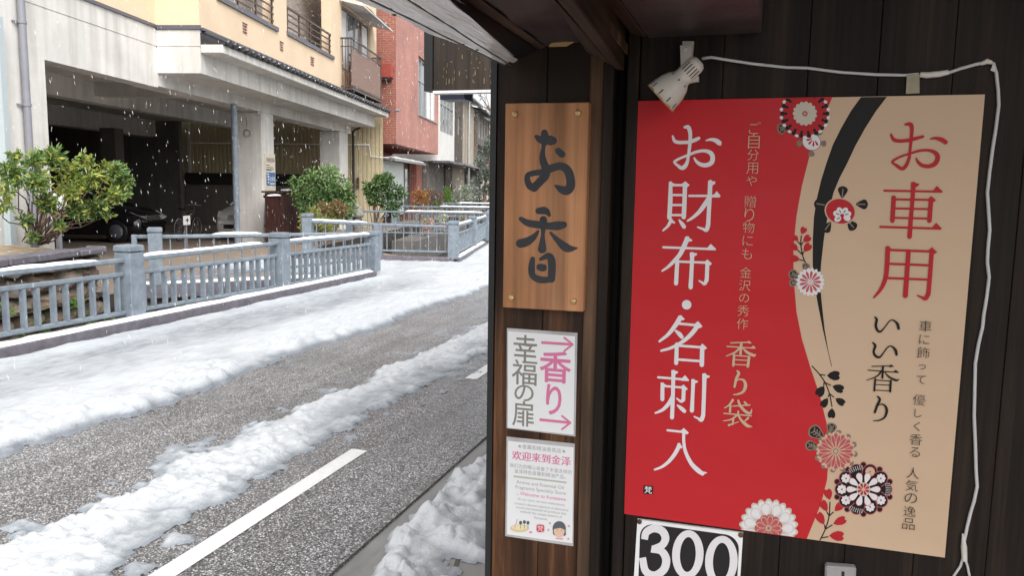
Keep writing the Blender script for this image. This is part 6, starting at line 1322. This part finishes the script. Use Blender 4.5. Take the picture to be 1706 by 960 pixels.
for a in (-1.25, -.95, -.35, .25, .85, 1.2): slot(.84, .95, .0304, .0315, a, .0010)
for a in (-.7, .05, .8): slot(.50, .53, .0203, .0220, a, .0014)
b.build('vent_slot', MAT['black'], LPt)
b = MB(); prev = None
for k in range(29):
    t = 2*math.pi*k/28; d = side0*math.cos(t)+side1*math.sin(t); r_ = .0320; w_ = .0022*(1+.8*math.sin(k*2.3)); p = p_back+axn*(Ln-w_)+d*(r_-.0002); q_ = p_back+axn*(Ln+.0003)+d*(r_+.0002)
    if prev is not None: b.add([prev[0], prev[1], q_, p], [(0, 1, 2, 3)])
    prev = (p, q_)
b.build('rust_rim', M('rusty yellowed rim', (.42, .27, .10), .8, .4, 60), LPt)
cab = M('white flex', (.50, .50, .50), .45, .08, 20)
CB = thing('power_cable', PY(1400, 115, YW-.004), 'thin white cable running from the spotlight over the poster and down its right side', 'cable')
pts = [(1171, 97), (1185, 95), (1215, 100), (1255, 106), (1310, 112), (1345, 113), (1400, 120), (1460, 124), (1510, 125), (1530, 123)]
b = MB(); b.tube([PY(x, y, YW-(.05 if i == 0 else .03 if i == 1 else .012 if i == 2 else .004)) for i, (x, y) in enumerate(pts)], .0026, 7)
pts = [(1580, 121), (1600, 114), (1625, 107), (1645, 103), (1655, 105), (1660, 122), (1663, 150), (1664, 175), (1659, 215), (1654, 246), (1649, 285), (1645, 321), (1647, 352), (1649, 383), (1646, 415), (1645, 437), (1648, 462), (1644, 495), (1639, 525), (1637, 545), (1630, 575), (1625, 606), (1624, 650), (1623, 693), (1625, 740), (1626, 781), (1628, 811), (1623, 835), (1617, 855), (1611, 880), (1606, 905), (1606, 925)]
b.tube([PY(x, y, YW-.0035) for x, y in pts], .0028, 7)
b.tube([PY(x, y, YW-.0035) for x, y in ((1606, 925), (1600, 944), (1588, 962), (1575, 990))], .0022, 6); b.tube([PY(x, y, YW-.0035) for x, y in ((1606, 925), (1612, 945), (1616, 965), (1618, 990))], .0022, 6)
b.build('flex', cab, CB)
b = MB(); b.tube([PY(1533, 124, YW-.005), PY(1545, 125, YW-.006), PY(1565, 123, YW-.006), PY(1580, 120, YW-.005)], [.0045, .0052, .005, .004], 8); b.tube([PY(1604, 890, YW-.0045), PY(1606, 912, YW-.005), PY(1607, 935, YW-.0045)], [.0015, .005, .0045], 8); b.build('sleeve', lampw, CB)
b = MB(); b.tube([PY(1634, 106, YW-.0045), PY(1645, 101.5, YW-.006), PY(1652, 104, YW-.005)], [.003, .0046, .003], 7); b.build('cable_clip', lampw, CB); b = MB(); b.add([PY(1650, 117, YW-.004), PY(1655, 105, YW-.007), PY(1662, 121, YW-.006)], [(0, 1, 2)]); b.build('cable_clip', lampw, CB)
TG = thing('tape_tag', PY(1520, 140, YW-.002), 'yellowed tape tab holding the cable above the cream side of the poster', 'tape'); b = MB(); b.hexa([PY(1509, 156, YW-.002), PY(1532, 155, YW-.002), PY(1532, 155, YW-.004), PY(1509, 156, YW-.004), PY(1511, 124, YW-.006), PY(1532, 122, YW-.006), PY(1532, 122, YW-.009), PY(1511, 124, YW-.009)]); b.build('tab', M('yellowed tape', (.28, .25, .17), .4, .2, 30), TG)
SKt = thing('wall_socket', PY(1402, 960, YW-.002), 'grey plastic socket box at the bottom of the plank wall', 'socket'); c = [PY(x, y, YW-.02) for x, y in ((1375, 944), (1427, 948), (1424, 1010), (1374, 1004))]; th = np.array([0, .0195, 0]); b = MB(); b.hexa([c[3]+th, c[2]+th, c[2], c[3], c[0]+th, c[1]+th, c[1], c[0]]); b.build('box', M('grey plastic', (.30, .29, .29), .4, .05, 5), SKt, bevel=.003); b = MB(); b.add([PY(x, y, YW-.0205) for x, y in ((1402, 953), (1407, 953.5), (1407, 962), (1402, 962))], [(3, 2, 1, 0)]); b.build('slot', MAT['black'], SKt)
# ---------------------------------------------------------------- falling sleet
def sleet():
    N = 12000; mb = MB(); V = []; Fc = []
    k = 0
    for i in range(N):
        p = np.array([rng.uniform(-16, -1), rng.uniform(2.2, 24), rng.uniform(.05, 6.5)])
        if np.linalg.norm(p-CAM) < 6.0: continue
        s_, o_, z_ = loc(p)
        if o_ < 1.7: continue
        l_, w = rng.uniform(.014, .032), rng.uniform(.0009, .0021); ax_ = np.array([.13+rng.normal()*.12, rng.normal()*.08, -1.0]); ax_ /= np.linalg.norm(ax_); a = np.cross(ax_, FW); a /= np.linalg.norm(a); c = np.cross(a, ax_)
        V += [p-ax_*l_, p+a*w, p+c*w, p-a*w, p-c*w, p+ax_*l_]; Fc += [(k, k+1, k+2), (k, k+2, k+3), (k, k+3, k+4), (k, k+4, k+1), (k+5, k+2, k+1), (k+5, k+3, k+2), (k+5, k+4, k+3), (k+5, k+1, k+4)]; k += 6
    mb.add(V, Fc, 0, True); return mb.build('falling_sleet', M('wet snowflake', (.88, .9, .92), .3, .02, 3))
tag(sleet(), 'wet snowflakes drifting down through the air over the road and canal', 'sleet', kind='stuff')
